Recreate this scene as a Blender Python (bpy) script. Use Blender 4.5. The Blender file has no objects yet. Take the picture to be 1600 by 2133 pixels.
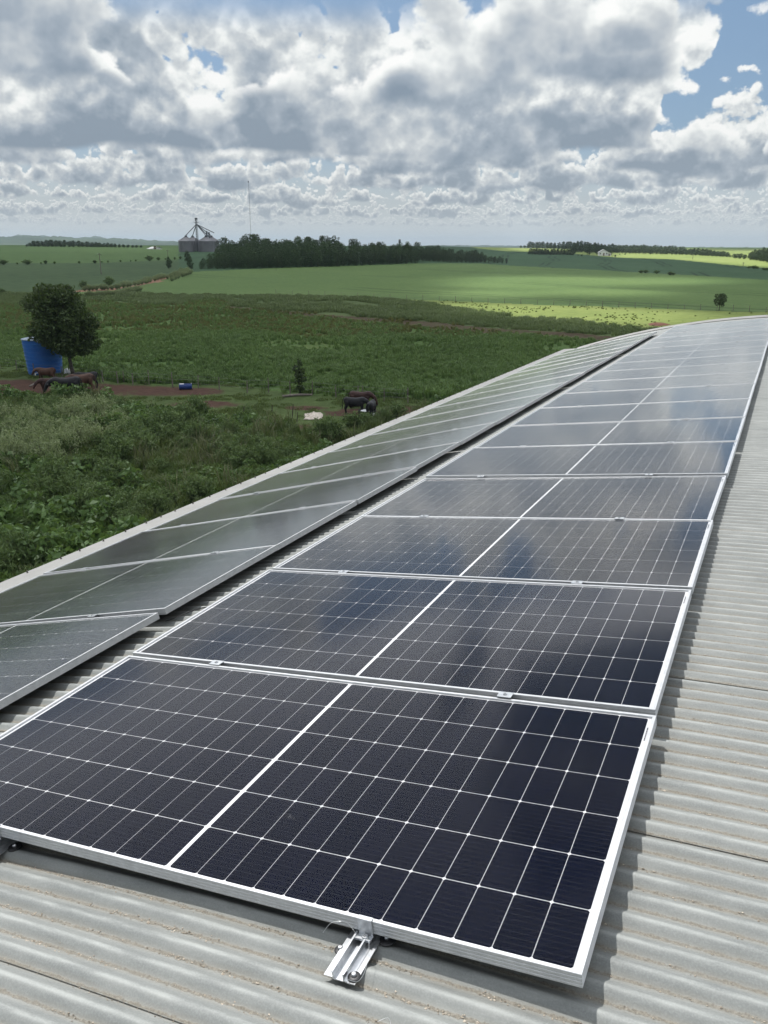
import bpy, bmesh, math, random
import numpy as np
from mathutils import Vector, Matrix

# ------------------------------------------------------------------ camera, sky, sun, exposure
scene = bpy.context.scene
COL = scene.collection
CAM = np.array([0.2232, -1.4352, 1.4731])
YAW, PITCH, ROLL, FOC = math.radians(25.25), math.radians(-17.858), math.radians(0.138), 1733.84
_cy, _sy, _cp, _sp = math.cos(YAW), math.sin(YAW), math.cos(PITCH), math.sin(PITCH)
FWD = np.array([-_sy * _cp, _cy * _cp, _sp])
_r0 = np.array([_cy, _sy, 0.0])
_u0 = np.cross(_r0, FWD)
RGT = math.cos(ROLL) * _r0 + math.sin(ROLL) * _u0
UPV = -math.sin(ROLL) * _r0 + math.cos(ROLL) * _u0
cam_data = bpy.data.cameras.new("camera")
cam_data.sensor_fit = 'HORIZONTAL'
cam_data.sensor_width = 36.0
cam_data.lens = FOC / 1600.0 * 36.0
cam_data.clip_start = 0.05
cam_data.clip_end = 60000.0
cam = bpy.data.objects.new("camera", cam_data)
COL.objects.link(cam)
M = Matrix.Identity(4)
for i in range(3):
    M[i][0], M[i][1], M[i][2], M[i][3] = RGT[i], UPV[i], -FWD[i], CAM[i]
cam.matrix_world = M
scene.camera = cam

SUN = np.array([-0.50, 0.30, 1.0]); SUN /= np.linalg.norm(SUN)      # towards the sun
SUN_EL, SUN_AZ = math.asin(SUN[2]), math.atan2(SUN[0], SUN[1])
sd = bpy.data.lights.new("sun", 'SUN')
sd.energy = 5.0
sd.angle = math.radians(0.53)
sd.color = (1.0, 0.975, 0.94)
so = bpy.data.objects.new("sun", sd)
COL.objects.link(so)
so.rotation_euler = Vector(SUN).to_track_quat('Z', 'Y').to_euler()

scene.view_settings.view_transform = 'Standard'
scene.view_settings.look = 'None'
scene.view_settings.exposure = 0.0
scene.view_settings.gamma = 1.0
scene.view_settings.use_curve_mapping = False
scene.cycles.use_denoising = True
scene.cycles.max_bounces = 8
scene.cycles.diffuse_bounces = 3
scene.cycles.glossy_bounces = 3
scene.cycles.transmission_bounces = 4
scene.cycles.transparent_max_bounces = 24
scene.cycles.volume_bounces = 0
scene.cycles.caustics_reflective = False
scene.cycles.caustics_refractive = False
scene.cycles.sample_clamp_indirect = 6.0
scene.cycles.use_adaptive_sampling = True
scene.cycles.adaptive_threshold = 0.015


class Nodes:
    """Small helper that turns arithmetic into shader nodes."""
    def __init__(self, tree):
        self.t = tree

    def new(self, kind):
        return self.t.nodes.new(kind)

    def put(self, sock, v):
        if v is None:
            return
        if isinstance(v, bpy.types.NodeSocket):
            self.t.links.new(v, sock)
        else:
            if sock.type == 'RGBA' and len(v) == 3:
                v = (*v, 1.0)
            sock.default_value = v

    def m(self, op, a, b=None, c=None, clamp=False):
        n = self.new('ShaderNodeMath'); n.operation = op; n.use_clamp = clamp
        for s, v in zip(n.inputs, (a, b, c)):
            self.put(s, v)
        return n.outputs[0]

    def add(self, a, b): return self.m('ADD', a, b)
    def sub(self, a, b): return self.m('SUBTRACT', a, b)
    def mul(self, a, b): return self.m('MULTIPLY', a, b)
    def div(self, a, b): return self.m('DIVIDE', a, b)

    def step(self, v, lo, hi, to0=0.0, to1=1.0):
        n = self.new('ShaderNodeMapRange'); n.interpolation_type = 'SMOOTHSTEP'
        for k, x in zip(('Value', 'From Min', 'From Max', 'To Min', 'To Max'), (v, lo, hi, to0, to1)):
            self.put(n.inputs[k], x)
        return n.outputs[0]

    def vec(self, x, y, z):
        n = self.new('ShaderNodeCombineXYZ')
        for s, v in zip(n.inputs, (x, y, z)):
            self.put(s, v)
        return n.outputs[0]

    def sep(self, v):
        n = self.new('ShaderNodeSeparateXYZ'); self.put(n.inputs[0], v)
        return n.outputs

    def vm(self, op, a, b=None, s=None):
        n = self.new('ShaderNodeVectorMath'); n.operation = op
        self.put(n.inputs[0], a); self.put(n.inputs[1], b)
        if s is not None:
            self.put(n.inputs['Scale'], s)
        return n.outputs[0]

    def noise(self, v, scale, detail=3.0, rough=0.5, dist=0.0, color=False):
        n = self.new('ShaderNodeTexNoise'); n.noise_dimensions = '3D'
        self.put(n.inputs['Vector'], v)
        self.put(n.inputs['Scale'], scale); self.put(n.inputs['Detail'], detail)
        self.put(n.inputs['Roughness'], rough); self.put(n.inputs['Distortion'], dist)
        return n.outputs['Color' if color else 'Fac']

    def voronoi(self, v, scale, detail=0.0, rough=0.5, smooth=None, feature='F1', out='Distance'):
        n = self.new('ShaderNodeTexVoronoi'); n.voronoi_dimensions = '3D'
        n.feature = 'SMOOTH_F1' if smooth else feature
        self.put(n.inputs['Vector'], v); self.put(n.inputs['Scale'], scale)
        if 'Detail' in n.inputs:
            self.put(n.inputs['Detail'], detail); self.put(n.inputs['Roughness'], rough)
        if smooth:
            self.put(n.inputs['Smoothness'], smooth)
        return n.outputs[out]

    def mix(self, f, a, b, kind='MIX'):
        n = self.new('ShaderNodeMix'); n.data_type = 'RGBA'; n.blend_type = kind
        self.put(n.inputs[0], f); self.put(n.inputs[6], a); self.put(n.inputs[7], b)
        return n.outputs[2]

    def ramp(self, f, stops, interp='LINEAR'):
        n = self.new('ShaderNodeValToRGB'); self.put(n.inputs[0], f)
        r = n.color_ramp; r.interpolation = interp
        while len(r.elements) > 1:
            r.elements.remove(r.elements[-1])
        for i, (p, c) in enumerate(stops):
            e = r.elements[0] if i == 0 else r.elements.new(p)
            e.position = p
            if not hasattr(c, '__len__'):
                c = (c, c, c)
            e.color = (*c[:3], 1.0)
        return n.outputs[0]

    def attr(self, name, out='Fac'):
        n = self.new('ShaderNodeAttribute'); n.attribute_name = name
        return n.outputs[out]


# ---- the sky: Nishita air with rows of cumulus, nearest row last
world = bpy.data.worlds.new("World")
scene.world = world
world.use_nodes = True
wt = world.node_tree
wt.nodes.clear()
W = Nodes(wt)
STRENGTH = 0.1
sky = W.new('ShaderNodeTexSky')
sky.sky_type = 'NISHITA'
sky.sun_disc = False
sky.sun_elevation = SUN_EL
sky.sun_rotation = SUN_AZ
sky.altitude = 500.0
sky.dust_density = 1.5
direction = W.new('ShaderNodeTexCoord').outputs['Generated']
dx, dy, dz = W.sep(direction)
hyp = W.m('SQRT', W.add(W.add(W.mul(dx, dx), W.mul(dy, dy)), 1e-6))
tanE = W.div(dz, hyp)
ux, uy = W.div(dx, hyp), W.div(dy, hyp)
az = W.m('ARCTAN2', dx, dy)                                   # 0 along the roof, negative to the left
azf = W.m('MULTIPLY_ADD', az, 1.0 / math.radians(120), 0.5 + 25.25 / 120)   # 0.5 in the middle of the view
K = 1.0 / STRENGTH
HAZE = (0.66 * K, 0.715 * K, 0.735 * K)


def az_stop(px):            # ramp position of a compass direction
    return 0.5 + math.degrees(math.atan((px - 800) / 1735 / 0.98)) / 120


air_color = W.mix(W.step(tanE, 0.0, 0.12), HAZE, W.mix(0.5, sky.outputs[0], (0.22 * K, 0.37 * K, 0.57 * K)))
# r = distance in cloud-base heights: (noise size, cover, [(px, extra cover) ...], puff, growth)
ROWS = {
    80.0: (0.15, 0.32, None, 1.0, 0.9),
    48.0: (0.20, 0.30, None, 1.0, 0.85),
    33.0: (0.27, 0.34, None, 1.0, 0.80),
    23.0: (0.38, 0.34, None, 1.0, 0.75),
    16.5: (0.48, 0.38, None, 1.0, 0.70),
    12.5: (0.60, 0.34, [(0, .0), (350, .02), (560, .10), (800, .02), (1000, .05), (1300, .18), (1450, .12), (1600, .05)], 1.0, 0.70),
    10.4: (0.80, 0.34, [(0, .22), (200, .34), (400, .28), (432, .02), (450, -.02), (475, .16), (600, .18), (700, .10), (760, -.02), (850, .12), (1000, .26), (1250, .20), (1320, .08), (1410, -.28), (1520, -.34), (1600, -.1)], 1.0, 0.22),
    6.4: (0.85, 0.16, [(0, .10), (250, .12), (430, -.16), (650, -.08), (900, .12), (1290, .12), (1400, -.42), (1530, -.5), (1600, -.15)], 1.0, 0.35),
    4.0: (0.85, 0.20, [(0, .0), (400, -.12), (700, -.16), (900, -.03), (1020, .2), (1330, .20), (1400, -.55), (1460, -.3), (1540, .22), (1600, .32)], 0.9, 0.45),
    2.4: (1.0, 0.52, None, 0.8, 0.5),
    1.5: (1.1, 0.52, None, 0.7, 0.5),
    0.9: (1.1, 0.48, None, 0.7, 0.5),
}


def billow(p, scale):
    a = W.m('ABSOLUTE', W.sub(W.noise(p, scale, 0.0), 0.5))
    b = W.m('ABSOLUTE', W.sub(W.noise(p, scale * 2.3, 0.0), 0.5))
    return W.add(W.mul(a, 1.7), W.mul(b, 0.85))               # creases at 0, puffs towards 0.6


def cloud_row(color, r, detail):
    s, cov, knots, puff, grow = ROWS[r]
    h = W.m('MULTIPLY_ADD', tanE, r, -1.0)
    k = 1.0 / s                                               # features per cloud-base height
    p = W.vec(W.m('MULTIPLY_ADD', ux, r, 7.3 * r), W.mul(uy, r), W.mul(h, 1.15))
    n1 = W.noise(p, k * 0.62, detail, 0.60)
    pl = W.vm('ADD', p, (-0.03 * s, 0.0, 0.16 * s))           # a step towards the sun
    n2 = W.noise(pl, k * 0.62, detail - 1.0, 0.60)
    b1, b2 = billow(p, k * 1.5), billow(pl, k * 1.5)
    c = cov
    if knots:
        st = [(az_stop(px), 0.5 + val * 0.5) for px, val in knots]
        wob = W.noise(p, k * 0.9, 1.0)
        c = W.m('MULTIPLY_ADD', W.ramp(W.m('MULTIPLY_ADD', W.sub(wob, 0.5), 0.13, azf), st, 'EASE'), 2.0, cov - 1.0)
    base = W.add(W.mul(W.sub(n1, 0.5), 2.0), c)
    d = W.sub(W.add(base, W.mul(W.sub(b1, 0.30), 0.55 * puff)), W.mul(W.m('MAXIMUM', h, 0.0), grow))
    edge = W.mul(W.step(d, 0.0, 0.11), W.step(h, 1.15, 1.6, 1.0, 0.0))
    low_ = W.noise(W.vec(W.mul(ux, r), W.mul(uy, r), 3.7 * r), k * 0.45, 1.0)
    floor_ = W.step(W.add(h, W.add(W.mul(W.sub(n1, 0.5), 0.20), W.mul(W.sub(low_, 0.5), 0.55))), -0.05, 0.05)
    alpha = W.mul(edge, floor_)
    thick = W.step(d, 0.02, 0.55)
    relief = W.add(W.mul(W.sub(n1, n2), 3.9), W.mul(W.sub(b1, b2), 0.75))
    lowpart = W.step(W.m('MULTIPLY_ADD', W.sub(low_, 0.5), 0.55, h), 0.02, 0.55, 1.0, 0.0)                 # the flat base is in its own shade
    leak = W.sub(W.noise(p, k * 0.8, 2.0, 0.5), 0.5)               # patches where light comes through
    grey = W.add(W.mul(thick, 0.40), W.mul(W.mul(lowpart, thick), 0.62))
    lit = W.m('ADD', W.sub(1.0, grey), W.add(relief, W.mul(W.mul(leak, thick), 2.2)))
    lit = W.m('MINIMUM', W.m('MAXIMUM', lit, 0.0), 1.15)
    shade = W.ramp(W.mul(lit, 0.87), [(0.0, (0.20, 0.27, 0.36)), (0.36, (0.36, 0.425, 0.505)), (0.64, (0.62, 0.66, 0.69)), (0.87, (0.95, 0.975, 0.96)), (1.0, (1.08, 1.08, 1.06))])
    cc = W.mix(1.0 - math.exp(-r / 45.0), W.vm('SCALE', shade, None, K), HAZE)
    return W.mix(alpha, color, cc)


def background(color):
    n = W.new('ShaderNodeBackground')
    W.put(n.inputs['Color'], color)
    n.inputs['Strength'].default_value = STRENGTH
    return n.outputs[0]


def sky_band(rows):
    color = air_color
    for r, detail in rows:
        color = cloud_row(color, r, detail)
    return background(W.mix(W.step(tanE, 0.0, 0.03, 0.85, 0.0), color, HAZE))


def switch(limit, low, high):
    n = W.new('ShaderNodeMixShader')
    W.put(n.inputs[0], W.m('GREATER_THAN', tanE, limit))
    wt.links.new(low, n.inputs[1]); wt.links.new(high, n.inputs[2])
    return n.outputs[0]


band_ground = background(W.mix(W.step(tanE, -0.05, -0.005), (0.05 * K, 0.07 * K, 0.05 * K), HAZE))
band_low = sky_band([(80.0, 3.0), (48.0, 4.0), (33.0, 5.0), (23.0, 5.0), (16.5, 6.0)])
band_mid = sky_band([(33.0, 5.0), (23.0, 5.0), (16.5, 6.0), (12.5, 6.0), (10.4, 6.0), (6.4, 6.0), (4.0, 6.0)])
band_high = sky_band([(6.4, 4.0), (4.0, 4.0), (2.4, 4.0), (1.5, 4.0), (0.9, 4.0)])
sky_all = switch(0.0, band_ground, switch(0.05, band_low, switch(0.27, band_mid, band_high)))
wo = W.new('ShaderNodeOutputWorld')
wt.links.new(sky_all, wo.inputs['Surface'])
world.cycles.sampling_method = 'MANUAL'
world.cycles.sample_map_resolution = 1024

# ------------------------------------------------------------------ helpers
random.seed(7)
RNG = np.random.default_rng(11)
PI = math.pi


def tag(o, label=None, cat=None, group=None, kind=None):
    for k, v in (('label', label), ('category', cat), ('group', group), ('kind', kind)):
        if v:
            o[k] = v
    return o


def link(o, parent=None):
    COL.objects.link(o)
    if parent is not None:
        o.parent = parent
    return o


def empty(name, loc=(0, 0, 0), rz=0.0):
    o = bpy.data.objects.new(name, None)
    o.empty_display_size = 0.1
    COL.objects.link(o)
    o.location = loc
    o.rotation_euler = (0, 0, rz)
    return o


def mesh(name, V, F, mats=None, smooth=False, uv=None, mi=None, attrs=None):
    """Mesh data from vertices and faces (an array of equal faces or a list)."""
    me = bpy.data.meshes.new(name)
    V = np.asarray(V, dtype=np.float32)
    if isinstance(F, np.ndarray):
        n, k = F.shape
        me.vertices.add(len(V)); me.vertices.foreach_set('co', V.ravel())
        me.loops.add(n * k); me.loops.foreach_set('vertex_index', F.astype(np.int32).ravel())
        me.polygons.add(n)
        me.polygons.foreach_set('loop_start', np.arange(0, n * k, k, dtype=np.int32))
    else:
        me.from_pydata([tuple(v) for v in V.tolist()], [], F)
    for m_ in (mats if isinstance(mats, (list, tuple)) else [mats] if mats else []):
        me.materials.append(m_)
    if mi is not None:
        me.polygons.foreach_set('material_index', np.asarray(mi, dtype=np.int32))
    me.update(calc_edges=True)
    if smooth:
        me.polygons.foreach_set('use_smooth', np.ones(len(me.polygons), dtype=bool))
    if uv is not None:
        l = me.uv_layers.new(name='UVMap')
        l.data.foreach_set('uv', np.asarray(uv, dtype=np.float32).ravel())
    for k, (dom, typ, val) in (attrs or {}).items():
        a = me.attributes.new(k, typ, dom)
        a.data.foreach_set('vector' if typ == 'FLOAT_VECTOR' else 'value', np.asarray(val, dtype=np.float32 if typ != 'INT' else np.int32).ravel())
    me.validate()
    return me


def obj(name, me, parent=None, loc=None, rot=None):
    o = bpy.data.objects.new(name, me)
    link(o, parent)
    if loc is not None:
        o.location = loc
    if rot is not None:
        o.rotation_euler = rot
    return o


class MB:
    """Collects boxes, tubes, rings into one mesh."""
    def __init__(self):
        self.V, self.F = [], []

    def raw(self, V, F):
        b = len(self.V)
        self.V += [tuple(map(float, v)) for v in V]
        self.F += [tuple(int(i) + b for i in f) for f in F]
        return self

    def box(self, x0, x1, y0, y1, z0, z1):
        V = [(x, y, z) for z in (z0, z1) for y in (y0, y1) for x in (x0, x1)]
        return self.raw(V, [(0, 2, 3, 1), (4, 5, 7, 6), (0, 1, 5, 4), (2, 6, 7, 3), (0, 4, 6, 2), (1, 3, 7, 5)])

    def tube(self, pts, rad, n=8, cap=True):
        pts = [np.array(p, float) for p in pts]
        rad = rad if hasattr(rad, '__len__') else [rad] * len(pts)
        V = []
        prev = None
        for i, p in enumerate(pts):
            t = pts[min(i + 1, len(pts) - 1)] - pts[max(i - 1, 0)]
            t = t / (np.linalg.norm(t) + 1e-12)
            a = prev if prev is not None else (np.array([1.0, 0, 0]) if abs(t[0]) < 0.8 else np.array([0, 1.0, 0]))
            a = a - t * (a @ t); a /= np.linalg.norm(a) + 1e-12
            prev = a
            b = np.cross(t, a)
            for k in range(n):
                w = 2 * PI * k / n
                V.append(p + rad[i] * (math.cos(w) * a + math.sin(w) * b))
        F = []
        for i in range(len(pts) - 1):
            for k in range(n):
                F.append((i * n + k, i * n + (k + 1) % n, (i + 1) * n + (k + 1) % n, (i + 1) * n + k))
        if cap:
            F.append(tuple(range(n))[::-1]); F.append(tuple((len(pts) - 1) * n + k for k in range(n)))
        return self.raw(V, F)

    def lathe(self, prof, n=24, cx=0, cy=0, close=False):
        V = [(cx + r * math.cos(2 * PI * k / n), cy + r * math.sin(2 * PI * k / n), z) for r, z in prof for k in range(n)]
        F = []
        m_ = len(prof)
        for i in range(m_ - 1 + (1 if close else 0)):
            j = (i + 1) % m_
            for k in range(n):
                F.append((i * n + k, i * n + (k + 1) % n, j * n + (k + 1) % n, j * n + k))
        if not close:
            if prof[0][0] > 1e-6: F.append(tuple(range(n))[::-1])
            if prof[-1][0] > 1e-6: F.append(tuple((m_ - 1) * n + k for k in range(n)))
        return self.raw(V, F)

    def extrude(self, poly, y0, y1):
        """Closed (x, z) outline pushed along y."""
        n = len(poly)
        V = [(x, y0, z) for x, z in poly] + [(x, y1, z) for x, z in poly]
        F = [(k, (k + 1) % n, n + (k + 1) % n, n + k) for k in range(n)]
        F += [tuple(range(n))[::-1], tuple(range(n, 2 * n))]
        return self.raw(V, F)

    def me(self, name, mats, smooth=False):
        m_ = mesh(name, np.array(self.V), self.F, mats)
        if smooth:
            m_.polygons.foreach_set('use_smooth', np.ones(len(m_.polygons), dtype=bool))
            try:
                m_.set_sharp_from_angle(angle=math.radians(40))
            except Exception:
                pass
        return m_

    def obj(self, name, mats, parent=None, smooth=False):
        return obj(name, self.me(name, mats, smooth), parent)


# ------------------------------------------------------------------ materials
def material(name):
    m_ = bpy.data.materials.new(name)
    m_.use_nodes = True
    m_.node_tree.nodes.clear()
    N = Nodes(m_.node_tree)
    out = N.new('ShaderNodeOutputMaterial')
    return m_, N, out


def principled(N, out, color, rough=0.6, metal=0.0, spec=0.5, bump=None, bstr=0.3, bdist=0.01):
    p = N.new('ShaderNodeBsdfPrincipled')
    N.put(p.inputs['Base Color'], color)
    N.put(p.inputs['Roughness'], rough)
    N.put(p.inputs['Metallic'], metal)
    N.put(p.inputs['Specular IOR Level'], spec)
    if bump is not None:
        b = N.new('ShaderNodeBump')
        N.put(b.inputs['Height'], bump)
        b.inputs['Strength'].default_value = bstr
        b.inputs['Distance'].default_value = bdist
        N.t.links.new(b.outputs[0], p.inputs['Normal'])
    N.t.links.new(p.outputs[0], out.inputs[0])
    return p


def simple(name, c1, c2=None, scale=4.0, rough=0.6, metal=0.0, spec=0.5, detail=4.0, bstr=0.0, bdist=0.01, space='Object'):
    m_, N, out = material(name)
    co = N.new('ShaderNodeTexCoord').outputs[space]
    n = N.noise(co, scale, detail, 0.6)
    col = N.ramp(n, [(0.3, c1), (0.7, c2 or tuple(min(1, x * 1.35) for x in c1))])
    principled(N, out, col, rough, metal, spec, n if bstr else None, bstr, bdist)
    return m_


def leaf_material(name, c1, c2, trans=0.35, rough=0.55, scale=0.9, rnd=0.5):
    """Leaves: colour differs from plant to plant and from clump to clump."""
    m_, N, out = material(name)
    geo = N.new('ShaderNodeNewGeometry')
    oi = N.new('ShaderNodeObjectInfo')
    f = N.add(N.mul(N.noise(geo.outputs['Position'], scale, 3.0, 0.6), 1.0 - rnd * 0.5), N.mul(oi.outputs['Random'], rnd * 0.6))
    f = N.add(N.mul(f, 0.75), N.mul(geo.outputs['Random Per Island'], 0.35))
    col = N.ramp(f, [(0.25, c1), (0.75, c2)])
    p = N.new('ShaderNodeBsdfPrincipled')
    N.put(p.inputs['Base Color'], col); N.put(p.inputs['Roughness'], rough)
    N.put(p.inputs['Specular IOR Level'], 0.35)
    t = N.new('ShaderNodeBsdfTranslucent')
    N.put(t.inputs['Color'], N.mix(0.5, col, (0.14, 0.2, 0.03), 'MIX'))
    s = N.new('ShaderNodeMixShader'); s.inputs[0].default_value = trans
    N.t.links.new(p.outputs[0], s.inputs[1]); N.t.links.new(t.outputs[0], s.inputs[2])
    N.t.links.new(s.outputs[0], out.inputs[0])
    return m_


MAT = {}
MAT['alu'] = simple('anodised_aluminium', (0.46, 0.47, 0.48), (0.56, 0.57, 0.58), 30, 0.38, 0.55)
MAT['alu_raw'] = simple('mill_aluminium', (0.52, 0.54, 0.56), (0.68, 0.69, 0.70), 60, 0.28, 0.85)
MAT['steel'] = simple('zinc_steel', (0.45, 0.46, 0.47), (0.65, 0.65, 0.66), 80, 0.3, 0.9)
MAT['rubber'] = simple('black_rubber', (0.012, 0.012, 0.013), (0.02, 0.02, 0.022), 40, 0.5)
MAT['back'] = simple('white_backsheet', (0.45, 0.455, 0.47), (0.49, 0.495, 0.51), 8, 0.6)
MAT['ink'] = simple('black_ink', (0.02, 0.02, 0.025), (0.03, 0.03, 0.035), 50, 0.6)
MAT['cable'] = simple('black_cable', (0.012, 0.012, 0.013), (0.02, 0.02, 0.02), 20, 0.45)
MAT['swarf'] = simple('bright_swarf', (0.6, 0.62, 0.62), (0.75, 0.76, 0.76), 40, 0.3, 0.8)
MAT['wood'] = simple('weathered_wood', (0.10, 0.085, 0.07), (0.22, 0.19, 0.16), 6, 0.85)
MAT['bark'] = simple('bark', (0.035, 0.028, 0.02), (0.09, 0.075, 0.06), 3, 0.9)
MAT['wire'] = simple('fence_wire', (0.16, 0.16, 0.16), (0.24, 0.24, 0.24), 3, 0.5, 0.5)
MAT['trim'] = simple('painted_trim', (0.175, 0.174, 0.163), (0.225, 0.222, 0.21), 2.5, 0.5, 0.1)
MAT['wall'] = simple('plaster_wall', (0.50, 0.48, 0.44), (0.60, 0.58, 0.54), 0.6, 0.8)
MAT['bolt'] = simple('dark_bolt', (0.05, 0.045, 0.04), (0.10, 0.09, 0.08), 30, 0.6, 0.4)

# solar cells: near-black blue with fine silver wires (uv spans one half cell)
m_, N, out = material('mono_cell')
uv = N.new('ShaderNodeTexCoord').outputs['UV']
u_, v_, _ = N.sep(uv)
ln = N.m('ABSOLUTE', N.sub(N.m('FRACT', N.m('MULTIPLY_ADD', v_, 10.0, 0.0)), 0.5))
line = N.m('LESS_THAN', ln, 0.024)
dash = N.step(N.m('ABSOLUTE', N.sub(u_, 0.5)), 0.36, 0.42, 0.45, 1.0)
pad = N.m('LESS_THAN', N.m('ABSOLUTE', N.sub(N.m('FRACT', N.mul(u_, 6.0)), 0.5)), 0.06)
wirev = N.mul(line, N.m('MAXIMUM', dash, N.mul(pad, 0.9)))
oi = N.new('ShaderNodeObjectInfo')
basec = N.mix(oi.outputs['Random'], (0.0016, 0.0026, 0.0078), (0.0028, 0.0038, 0.0100))
col = N.mix(wirev, basec, (0.048, 0.051, 0.060))
principled(N, out, col, 0.5, 0.0, 0.0)
MAT['cell'] = m_

# solar glass: a clear pane that mirrors more the flatter one looks at it
m_, N, out = material('solar_glass')
co = N.new('ShaderNodeTexCoord').outputs['Object']
g_ = N.new('ShaderNodeNewGeometry')
dt = N.new('ShaderNodeVectorMath'); dt.operation = 'DOT_PRODUCT'
N.t.links.new(g_.outputs['Normal'], dt.inputs[0]); N.t.links.new(g_.outputs['Incoming'], dt.inputs[1])
fres = N.m('MULTIPLY_ADD', N.m('POWER', N.sub(1.0, N.m('ABSOLUTE', dt.outputs['Value'])), 6.0), 0.99, 0.003)
dust = N.noise(co, 1.7, 5.0, 0.65)
gl = N.new('ShaderNodeBsdfGlossy'); gl.distribution = 'GGX'
gl.inputs['Color'].default_value = (1.0, 1.0, 0.985, 1)
N.put(gl.inputs['Roughness'], N.ramp(dust, [(0.35, 0.085), (0.65, 0.115)]))
tr = N.new('ShaderNodeBsdfTransparent')
mx = N.new('ShaderNodeMixShader')
N.put(mx.inputs[0], fres); N.t.links.new(tr.outputs[0], mx.inputs[1]); N.t.links.new(gl.outputs[0], mx.inputs[2])
df = N.new('ShaderNodeBsdfDiffuse'); df.inputs['Color'].default_value = (0.42, 0.43, 0.44, 1)
spots = N.step(N.noise(N.vm('MULTIPLY', co, (1.0, 1.6, 1.0)), 9.0, 4.0, 0.6), 0.69, 0.80, 0.0, 0.10)
film = N.add(N.ramp(dust, [(0.4, 0.0006), (0.75, 0.003)]), spots)
mx2 = N.new('ShaderNodeMixShader')
N.put(mx2.inputs[0], film)
N.t.links.new(mx.outputs[0], mx2.inputs[1]); N.t.links.new(df.outputs[0], mx2.inputs[2])
haze_g = N.new('ShaderNodeBsdfGlossy'); haze_g.distribution = 'GGX'         # glare of the textured, dusty glass
haze_g.inputs['Color'].default_value = (1.0, 0.985, 0.95, 1)
haze_g.inputs['Roughness'].default_value = 0.68
mx3 = N.new('ShaderNodeMixShader')
N.put(mx3.inputs[0], N.mul(N.m('POWER', N.sub(1.0, N.m('ABSOLUTE', dt.outputs['Value'])), 13.0), 0.085))
N.t.links.new(mx2.outputs[0], mx3.inputs[1]); N.t.links.new(haze_g.outputs[0], mx3.inputs[2])
N.t.links.new(mx3.outputs[0], out.inputs[0])
MAT['glass'] = m_

# galvanised corrugated sheet: dull zinc, brown grit lying in the valleys
PITCH_W = 0.076
m_, N, out = material('galvanised_sheet')
co = N.new('ShaderNodeTexCoord').outputs['Object']
geo = N.new('ShaderNodeNewGeometry').outputs['Position']
cx_, cy_, cz_ = N.sep(co)
ph = N.m('FRACT', N.mul(cy_, 1.0 / PITCH_W))                     # 0 on a crest, 0.5 in a valley
fine = N.noise(geo, 220.0, 3.0, 0.6)
mid = N.noise(N.vm('MULTIPLY', geo, (1.0, 5.0, 1.0)), 6.0, 5.0, 0.6)
big = N.noise(geo, 1.3, 4.0, 0.6)
zinc = N.ramp(N.add(N.mul(mid, 0.6), N.mul(big, 0.4)), [(0.28, (0.122, 0.133, 0.130)), (0.52, (0.180, 0.190, 0.182)), (0.74, (0.238, 0.246, 0.231))])
zinc = N.mix(N.mul(N.step(fine, 0.35, 0.75), 0.25), zinc, (0.36, 0.37, 0.355))
val = N.m('ABSOLUTE', N.sub(ph, 0.56))
grit_n = N.noise(N.vm('MULTIPLY', geo, (1.0, 1.0, 1.0)), 55.0, 5.0, 0.7)
grit = N.mul(N.step(N.add(val, N.mul(N.sub(grit_n, 0.5), 0.22)), 0.02, 0.075, 1.0, 0.0), N.step(big, 0.25, 0.6, 0.55, 1.0))
soft = N.mul(N.step(N.add(val, N.mul(N.sub(mid, 0.5), 0.25)), 0.0, 0.24, 0.75, 0.0), 0.7)
col = N.mix(soft, zinc, (0.185, 0.172, 0.140))
col = N.mix(N.mul(grit, 0.75), col, N.ramp(N.noise(geo, 160.0, 3.0, 0.7), [(0.3, (0.085, 0.072, 0.055)), (0.5, (0.165, 0.145, 0.112)), (0.7, (0.27, 0.245, 0.205))]))
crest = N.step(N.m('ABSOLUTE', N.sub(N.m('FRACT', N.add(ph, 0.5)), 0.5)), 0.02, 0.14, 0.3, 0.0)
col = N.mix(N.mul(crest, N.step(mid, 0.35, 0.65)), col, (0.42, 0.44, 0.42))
metal = N.mul(N.sub(1.0, grit), 0.12)
hgt = N.add(N.mul(grit, N.noise(geo, 130.0, 4.0, 0.7)), N.mul(fine, 0.06))
principled(N, out, col, N.add(0.68, N.mul(grit, 0.25)), metal, 0.5, hgt, 0.5, 0.004)
MAT['zinc'] = m_

# ------------------------------------------------------------------ the barn under the panels
SL = -0.00805162                       # the roof falls a little along its length
PH1, PH2 = 0.12812, 0.26355            # tilt of the two rows of panels
PL, PS, GAP = 2.279, 1.134, 0.02452    # panel length, width, gap
X2, Z2, V2 = -2.60996, -0.39258, 0.61723
RC, RR = (1.589, -19.438), 19.413      # centre and radius of the arched roof (crests)
AMP = 0.0086
Y_NEAR, Y_FAR, X_L = -5.925, 22.55, -5.30
TH = math.asin((RC[0] - X_L) / RR)


def arch(x):
    return RC[1] + math.sqrt(RR * RR - (x - RC[0]) ** 2)


def roof_z(x, y):
    return arch(x) + SL * y


barn = empty('barn', (RC[0], 8.3, -10.5))
tag(barn, 'long barn with a galvanised corrugated arched roof carrying two rows of solar panels', 'barn')
bx0, by0, bz0 = barn.location


def on_barn(o):
    o.parent = barn
    o.location = o.location - barn.location
    return o


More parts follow.
